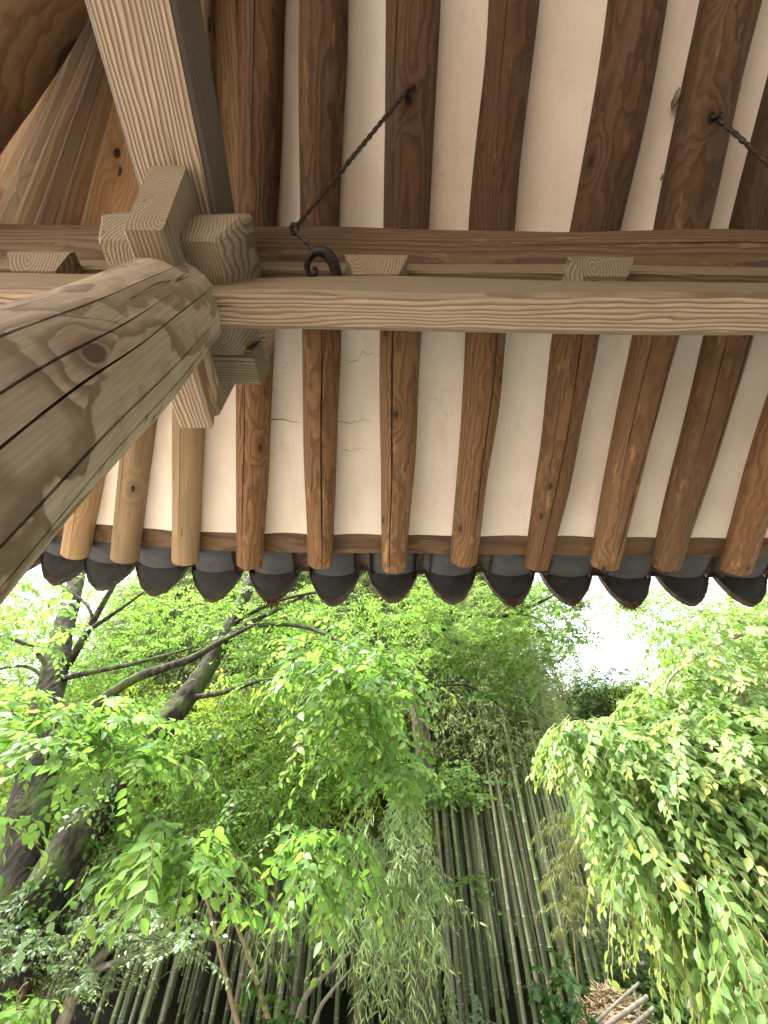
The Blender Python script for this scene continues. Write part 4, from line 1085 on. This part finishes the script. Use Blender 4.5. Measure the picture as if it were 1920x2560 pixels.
crown(T6, 'foliage', sprays(fill([(-20, 2490), (80, 2480), (90, 2520), (30, 2560), (-20, 2560)], 22, 3.6, 4.0, 0, 61), 9, 0.25, 0.4, 0.07, seed=61, tip_young=0.5), T_LEAF, L_CHERRY, B_TWIG, 0.003)

# ------------------------------------------------------------------ bamboo grove
def mat_bamboo():
    g = G('bamboo_culm'); p = g.obj(); r = g.rand(); s = g.sep(p)
    inter = g.math('DIVIDE', s[2], 0.31); f = g.math('FRACT', inter)
    a = g.noise(g.vmath('ADD', g.vmath('MULTIPLY', p, (1, 1, 0.15)), g.comb(r, 0, g.math('MULTIPLY', r, 20))), 30, 4.0, 0.6)
    green = g.mix(g.ramp(r, 0.2, 0.8), (0.125, 0.175, 0.066), (0.21, 0.24, 0.115))
    old = g.mix(g.ramp(g.math('FRACT', g.math('MULTIPLY', r, 7.3)), 0.3, 0.9), (0.17, 0.175, 0.10), (0.25, 0.235, 0.15))
    col = g.mix(g.math('GREATER_THAN', g.math('FRACT', g.math('MULTIPLY', r, 3.7)), 0.68), green, old)
    col = g.mix(g.ramp(a, 0.4, 0.7, 0.0, 0.5), col, (0.075, 0.075, 0.045))
    band = g.math('MULTIPLY', g.ramp(f, 0.90, 0.94), g.ramp(f, 0.975, 0.985, 1.0, 0.0))
    col = g.mix(g.math('MULTIPLY', band, 0.65), col, (0.36, 0.37, 0.30))
    line = g.ramp(g.math('ABSOLUTE', g.math('SUBTRACT', f, 0.988)), 0.004, 0.012, 1.0, 0.0)
    col = g.mix(g.math('MULTIPLY', line, 0.7), col, (0.035, 0.03, 0.018))
    return g.done(g.principled(col, 0.5, 0.35, g.bump(a, 0.1, 0.004)))
M_BAMBOO = mat_bamboo()
def culm_mesh(seed, h=10.0):
    rnd = random.Random(seed); pts = []; rad = []; n = 7
    bx, by = rnd.uniform(-0.5, 0.5), rnd.uniform(-0.9, 0.1); z = -0.2; k = 0
    zs = []
    while z < h:
        zs += [z, z + 0.295 * 1.0]; z += 0.31; 
    V = []; F = []; i = 0
    lev = []
    kk = 0
    zz = 0.0
    while zz < h:
        for dz, m in ((0.0, 1.0), (0.292, 1.0), (0.300, 1.09), (0.308, 1.0)): lev.append((zz + dz, m))
        zz += 0.31
    for z, m in lev:
        t = z / h; r = 0.032 * (1 - 0.12 * t - 0.72 * t * t) * m
        b = t ** 2.6
        for k in range(n):
            a = 2 * math.pi * k / n; V.append((bx * b + r * math.cos(a), by * b + r * math.sin(a), z))
    for i in range(len(lev) - 1):
        for k in range(n):
            a = i * n + k; c = i * n + (k + 1) % n; F.append((a, c, c + n, a + n))
    me = mesh('culm', V, F, True); me.materials.append(M_BAMBOO)
    # leaf plumes on side twigs
    rng = np.random.default_rng(seed + 500); M = 150
    t = rng.uniform(0.25, 1.0, M) ** 0.9 ; b = t ** 2.6
    st = np.stack([bx * b, by * b, t * h], 1)
    sp = sprays(st, 26, 0.85, 0.4, 0.16, (0, -0.2, 0.15), seed=seed + 70, flat=0.35, leaf_ang=0.8, leaf_droop=0.35, tip_young=0.35, jit=0.9)
    P, D, Nn, S, Vr, Yg, tw = sp
    P = P + rng.normal(0, 0.05, P.shape)
    fo = leaf_mesh('leaves', P, D, Nn, S, T_WILLOW, Vr, np.clip(Yg * (rng.random(len(Yg)) < 0.5), 0, 1)); fo.materials.append(L_BAMBOO)
    return me, fo
CV = [culm_mesh(i) for i in range(7)]
rb = random.Random(77)
spots = []
for u, Y in ((1262, 7.6), (1300, 7.3), (1330, 7.8), (1352, 7.2), (1378, 7.5), (1402, 7.0), (1425, 7.6), (1448, 7.25), (1470, 7.7), (1492, 7.2), (1512, 7.5), (1530, 7.35), (1548, 7.6),
             (1185, 7.6), (1215, 8.0), (1240, 7.9), (1150, 7.9), (1165, 8.3), (1120, 8.2), (1135, 7.7), (370, 7.4), (345, 7.7), (300, 7.9), (420, 8.0), (590, 7.8), (655, 7.9), (700, 7.6), (735, 8.0), (760, 7.7), (500, 7.9)):
    q = at(u, 2500, Y); spots.append((q.x, q.y, True))
while len(spots) < 300:
    y = 7.9 + 4.8 * rb.random() ** 1.35; x = rb.uniform(-0.62 * y - 1.2, 0.32 * y + 0.75)
    if all((x - a) ** 2 + (y - b) ** 2 > 0.013 for a, b, _ in spots): spots.append((x, y, False))
for i, (x, y, front) in enumerate(spots):
    me, fo = CV[i % 7]
    o = bpy.data.objects.new('bamboo', me); COL.objects.link(o)
    k = rb.uniform(0.75, 1.15) * (1.05 if front else 1.0)
    o.location = (x, y, ground_z(x, y) - 0.15)
    o.rotation_euler = (rb.uniform(-0.035, 0.03), rb.uniform(-0.035, 0.035), rb.uniform(-0.7, 0.7))
    o.scale = (k, k, rb.uniform(0.84, 1.08))
    tag(o, 'tall straight bamboo stalk, one of the dense stand behind the trees', 'bamboo', 'bamboo stalks of the grove')
    f = bpy.data.objects.new('leaves', fo); COL.objects.link(f); f.parent = o; f['kind'] = 'stuff'
# the deep rows beyond, one mass
def deep_rows():
    rnd = random.Random(9); V = []; F = []
    for _ in range(950):
        y = rnd.uniform(11.5, 16.5); x = rnd.uniform(-0.66 * y, 0.36 * y); g = ground_z(x, y); h = rnd.uniform(8, 10.5); lx, ly = rnd.uniform(-0.4, 0.4), rnd.uniform(-0.3, 0.3)
        b = len(V); r = rnd.uniform(0.03, 0.045)
        for t in (0, 0.5, 1):
            for k in range(5):
                a = 2 * math.pi * k / 5; V.append((x + lx * t + r * (1 - 0.6 * t) * math.cos(a), y + ly * t + r * (1 - 0.6 * t) * math.sin(a), g + h * t))
        for i in range(2):
            for k in range(5):
                F.append((b + i * 5 + k, b + i * 5 + (k + 1) % 5, b + (i + 1) * 5 + (k + 1) % 5, b + (i + 1) * 5 + k))
    return mesh('bamboo_thicket', V, F, True)
o = link('bamboo_thicket', deep_rows(), M_BAMBOO); tag(o, 'dark depths of the bamboo grove, thin stalks beyond count', 'bamboo', kind='stuff')
rng2 = np.random.default_rng(5); n = 1500
yy = rng2.uniform(11.5, 17, n); xx = rng2.uniform(-0.66, 0.36, n) * yy; zz = np.array([ground_z(a, b) for a, b in zip(xx, yy)]) + rng2.uniform(4.2, 10, n)
sp = sprays(np.stack([xx, yy, zz], 1), 20, 1.1, 0.4, 0.15, seed=99, flat=0.3, leaf_ang=0.6, leaf_droop=0.5)
o = link('bamboo_canopy', leaf_mesh('bamboo_canopy', *sp[:4], T_NARROW, sp[4], sp[5]), L_BAMBOO); tag(o, 'leafy top of the bamboo grove behind the stalks', 'bamboo', kind='stuff')

q7 = at(1455, 2560, 7.3); q7.z = ground_z(q7.x, q7.y)
T7 = thing('young_bamboo', q7, 'young bamboo with sparse yellowish leaves between the tall stalks and the weeping tree', 'bamboo')
link('stem', tube_mesh('stem', [q7] + ats([(1440, 2400, 7.2), (1425, 2200, 7.1), (1400, 2040, 7.0)]), [0.014, 0.013, 0.011, 0.005], 6, 6), B_GTWIG, T7)
s7 = list(sprays(fill([(1370, 2020), (1440, 2010), (1480, 2180), (1490, 2330), (1430, 2330), (1380, 2180)], 70, 6.6, 7.2, 0.0, 71), 16, 0.4, 0.4, 0.13, seed=71, leaf_ang=0.7, leaf_droop=0.5, jit=0.5)); s7[5] = np.clip(s7[5] + RNG.uniform(0.2, 0.9, len(s7[5])), 0, 1)
crown(T7, 'foliage', tuple(s7), T_WILLOW, L_BAMBOO, B_GTWIG, 0.003)

# dry poles leaning in the grove, and dead branches
M_DRY = mat_simple('dry_bamboo_pole', (0.34, 0.25, 0.15), (0.24, 0.17, 0.10), 20, 0.7, 0.25, 0.3, use_rand=0.15)
M_GREYPOLE = mat_simple('grey_weathered_pole', (0.27, 0.235, 0.19), (0.18, 0.15, 0.118), 18, 0.85, 0.15, 0.5, use_rand=0.12)
def pole(name, pts, rad, mat, label, cat_, n=8, group=None):
    p = ats(pts) if len(pts[0]) == 3 and not isinstance(pts[0], Vector) else pts
    me = tube_mesh(name, [q - p[0] for q in p], rad, n, 8, 0.12)
    return tag(link(name, me, mat, None, Matrix.Translation(p[0])), label, cat_, group)
pole('dry_pole', [(640, 2700, 6.6), (590, 2545, 6.6), (545, 2360, 6.5), (503, 2191, 6.4)], [0.026, 0.024, 0.022, 0.016], M_DRY, 'long dry tan pole leaning left before the bamboo, the taller of two', 'pole')
pole('dry_pole', [(720, 2700, 6.7), (672, 2550, 6.7), (625, 2400, 6.6), (582, 2290, 6.5)], [0.03, 0.028, 0.024, 0.018], M_DRY, 'shorter dry brown pole leaning left, right beside the taller one', 'pole')
pole('dead_branch', [(720, 2650, 6.4), (760, 2500, 6.4), (830, 2420, 6.4), (900, 2360, 6.4)], [0.035, 0.028, 0.02, 0.008], M_GREYPOLE, 'bare grey forked branch in front of the dark bamboo stalks', 'branch')
pole('dead_branch', [(770, 2640, 6.2), (800, 2520, 6.2), (880, 2420, 6.2)], [0.025, 0.02, 0.008], M_GREYPOLE, 'thin bare branch slanting right below the willow', 'branch')

# ------------------------------------------------------------------ right bank: straw heap, grey poles, stones, creepers
for pts, rad, lb in (
    ([(1440, 2602, 6.0), (1485, 2560, 6.05), (1541, 2508, 6.15), (1597, 2458, 6.25)], [0.012, 0.013, 0.013, 0.012], 'uppermost of three slanting grey poles beside the straw heap'),
    ([(1470, 2602, 5.8), (1522, 2560, 5.85), (1570, 2526, 5.9), (1618, 2492, 6.0)], [0.019, 0.020, 0.019, 0.018], 'middle and thickest of three slanting grey poles beside the straw heap'),
    ([(1545, 2596, 5.7), (1588, 2560, 5.75), (1610, 2541, 5.8), (1634, 2520, 5.85)], [0.017, 0.017, 0.016, 0.016], 'lowest of three slanting grey poles beside the straw heap'),
    ([(1606, 2580, 6.35), (1600, 2541, 6.35), (1591, 2502, 6.35), (1581, 2462, 6.35)], [0.013, 0.013, 0.012, 0.012], 'thin upright stake crossing behind the slanting grey poles')):
    pole('wooden_pole', pts, rad, M_GREYPOLE, lb, 'pole', 9)
hc = at(1540, 2545, 6.6)
def straw():
    rnd = np.random.default_rng(4); N = 1500; a = rnd.uniform(0, 2 * np.pi, N); q = np.sqrt(rnd.random(N))
    x = 0.36 * q * np.cos(a); y = 0.36 * q * np.sin(a); z = 0.30 * (1 - q ** 2) + rnd.uniform(-0.02, 0.03, N)
    D = np.stack([rnd.normal(0, 1, N), rnd.normal(0, 1, N), rnd.normal(-0.1, 0.35, N)], 1); Nn = np.stack([x * 2, y * 2, np.ones(N)], 1) + rnd.normal(0, 0.4, (N, 3))
    return leaf_mesh('straw_heap', np.stack([x, y, z], 1), D, Nn, rnd.uniform(0.07, 0.16, N), (np.array([(-.05, 0, 0), (.05, 0, 0), (.04, 1, .05), (-.04, 1, .05)]), [(0, 1, 2), (0, 2, 3)]))
M_STRAW = mat_simple('dry_straw', (0.46, 0.35, 0.22), (0.30, 0.21, 0.12), 25, 0.85, 0.2)
hh = thing('straw_pile', (hc.x, hc.y, hc.z - 0.12), 'small heap of dry straw at the foot of the bamboo', 'straw heap')
o = sub('straw', straw(), M_STRAW, hh); o['kind'] = 'stuff'
sub('mound', lump_mesh('mound', 0.3, 3.0, (1.05, 1.05, 0.75)), M_STRAW, hh, Matrix.Translation((0, 0, -0.02)))
def litter(x, n, seed):
    r = np.random.default_rng(seed); P = np.stack([x + r.normal(0, 0.035, n), 1.735 + r.normal(0, 0.014, n), Z(1.222) + r.normal(0, 0.012, n) + lift(x)], 1)
    D = r.normal(0, 1, (n, 3)) + np.array([0, 0.3, -0.5]); return leaf_mesh('needle_clump', P, D, r.normal(0, 1, (n, 3)), r.uniform(0.02, 0.05, n), (np.array([(-.04, 0, 0), (.04, 0, 0), (.03, 1, .05), (-.03, 1, .05)]), [(0, 1, 2), (0, 2, 3)]))
for x, n, lb in ((-0.60, 260, 'rusty clump of dead needles caught under an eave tile tip, left of centre'), (0.70, 130, 'dark tuft of dead needles on a tile tip left of the sky gap'), (1.05, 90, 'small tuft of dead needles on a tile tip above the sky gap'), (1.33, 120, 'tuft of dead needles on a tile tip right of the sky gap')):
    tag(link('needle_clump', litter(x, n, int(n)), M_NEEDLE), lb, 'debris', kind='stuff')
stone_mat = mat_simple('bank_stone', (0.20, 0.18, 0.15), (0.34, 0.31, 0.26), 12, 0.9, 0.1, 0.6, c3=(0.10, 0.11, 0.05), s3=8, t3=0.56)
for i, (u, v, Y, r_, lb) in enumerate(((1600, 2440, 7.3, 0.17, 'brown stone in the bank above the grey poles'), (1640, 2452, 7.2, 0.12, 'small stone right of the brown bank stone'), (1775, 2520, 6.2, 0.16, 'pale stone behind the hanging leaf sprays, left one'), (1862, 2508, 6.2, 0.17, 'pale stone at lower right behind the hanging leaves'), (1900, 2555, 5.6, 0.14, 'stone in the bottom right corner'))):
    q = at(u, v, Y)
    tag(link('stone', lump_mesh('stone', r_, i * 2.3, (1.25, 0.9, 0.75)), stone_mat, None, Matrix.Translation(q)), lb, 'stone')
def cover(n, poly, y0, y1, s, seed, tpl, hfun=None):
    p = fill(poly, n, y0, y1, 0.0, seed); r = np.random.default_rng(seed)
    p[:, 2] = np.array([ground_z(a, b) for a, b in p[:, :2]]) + r.uniform(0.0, 0.16, len(p))
    D = np.stack([r.normal(0, 1, len(p)), r.normal(-0.6, 1, len(p)), r.normal(-0.3, 0.4, len(p))], 1)
    Nn = np.array([0, -0.5, 1.0])[None] + r.normal(0, 0.4, (len(p), 3))
    return leaf_mesh('ground_cover', p, D, Nn, s * r.uniform(0.6, 1.2, len(p)), tpl, None, (r.random(len(p)) < 0.15) * 0.6)
o = link('ground_cover', cover(9000, [(1440, 2330), (1960, 2300), (1960, 2600), (1440, 2600)], 5.4, 9.5, 0.085, 6, T_LEAF), L_IVY)
tag(o, 'creeping ivy and weeds covering the right bank', 'ground cover', kind='stuff')
# small bushes at the foot of the grove
for u, v, Y, w, hgt, cnt, mat, tpl, s, nm, lb in (
    (1400, 2560, 6.2, 0.30, 0.55, 60, L_DARK, T_LEAF, 0.09, 'bush', 'small broad leaved bush in front of the bamboo, left of the straw heap'),
    (1560, 2360, 6.9, 0.38, 0.35, 120, L_SHRUB, T_SMALL, 0.05, 'bush', 'fine leaved bush on the bank under the weeping branches'),
    (1180, 2580, 5.6, 0.35, 0.25, 40, L_SHRUB, T_SMALL, 0.06, 'fern', 'low fern at the bottom edge, before the bamboo'),
    (690, 2560, 6.0, 0.28, 0.5, 40, L_CHERRY, T_LEAF, 0.07, 'bush', 'thin bush with light leaves at the bottom, left of the willow')):
    c = at(u, v, Y); gz = ground_z(c.x, c.y); c0 = Vector((c.x, c.y, gz)); t = thing(nm, c0, lb, nm)
    rr = np.random.default_rng(int(u)); st = np.stack([c.x + rr.normal(0, w * 0.45, cnt), c.y + rr.normal(0, w * 0.4, cnt), c.z + rr.normal(0, hgt * 0.45, cnt)], 1)
    crown(t, 'foliage', sprays(st, 11, 0.26, 0.3, s, seed=int(u)), tpl, mat, B_TWIG, 0.003)
    link('stem', tube_mesh('stem', [c0, (c0 + c) * 0.5 + Vector((0.03, 0, 0)), c], [0.02, 0.015, 0.008], 6, 5), B_TWIG, t)

# ------------------------------------------------------------------ trees beyond
def back_tree(u, v, Y, rx, rz, n, mat, label, seed, s=0.10, group='trees beyond the garden'):
    c = at(u, v, Y); gz = ground_z(c.x, c.y)
    t = thing('background_tree', (c.x, c.y, gz), label, 'tree', group)
    top = Vector((c.x, c.y, c.z + rz * 0.5))
    link('trunk', tube_mesh('trunk', [Vector((c.x, c.y, gz - 0.2)), Vector((c.x + 0.15, c.y, (gz + c.z) / 2)), top], [0.06, 0.05, 0.025], 9, 6, 0.1), B_CHERRY, t)
    r = np.random.default_rng(seed)
    for k in range(5):
        a = k * 1.3 + seed; e = top + Vector((math.cos(a) * rx * 0.5, math.sin(a) * rx * 0.4, rz * r.uniform(-0.6, 0.0)))
        link('limb', tube_mesh('limb', [Vector((c.x, c.y, c.z - rz * 0.4)), (Vector((c.x, c.y, c.z)) + e) * 0.5, e], [0.035, 0.025, 0.008], 6, 4), B_CHERRY, t)
    d = r.normal(0, 1, (n * 2, 3)); d /= np.linalg.norm(d, axis=1, keepdims=True); q = r.random(n * 2) ** 0.45
    p = np.array(c)[None] + d * q[:, None] * np.array([rx, rx * 0.8, rz])[None]
    w = np.array([noise.noise(Vector(x) * 0.9 + Vector((seed, 0, 0))) + 0.6 * noise.noise(Vector(x) * 2.1) for x in p]); p = p[w > -0.08][:n]
    crown(t, 'foliage', sprays(p, 13, 0.55, 0.35, s, seed=seed, tip_young=0.4), T_SMALL, mat, B_TWIG, 0.006)
back_tree(150, 1880, 6.9, 1.8, 1.5, 620, L_BACK, 'bright yellow green tree glowing behind the forked trunks', 201)
back_tree(620, 1900, 7.1, 1.8, 1.4, 680, L_BACK, 'bright yellow green tree behind the crown left of the centre', 202)
back_tree(900, 1930, 7.4, 1.3, 1.3, 420, L_BACK, 'light green tree behind the middle hanging branches', 203)
back_tree(-150, 1680, 8.0, 2.3, 2.2, 520, L_BACK, 'light green tree at the far left edge', 204)
back_tree(480, 1560, 10.5, 2.2, 1.6, 260, L_BACK, 'thin high tree crown with white sky showing through it', 205)
back_tree(1530, 1775, 12.0, 1.5, 1.3, 900, L_DARK, 'dark green rounded tree below the gap of white sky', 206)
back_tree(1690, 1850, 11.0, 1.8, 1.5, 460, L_BACK, 'yellow green tree right of the dark rounded one, below the sky gap', 207)
back_tree(1900, 1750, 10.0, 2.4, 2.6, 620, L_CHERRY, 'green tree at the far right behind the weeping tree', 208)
back_tree(1400, 1720, 14.0, 1.6, 2.0, 420, L_BAMBOO, 'pale feathery tree left of the sky gap behind the bamboo', 209)
back_tree(1800, 2250, 8.8, 1.7, 1.5, 460, L_DARK, 'dark bushy tree behind the weeping branches', 210)
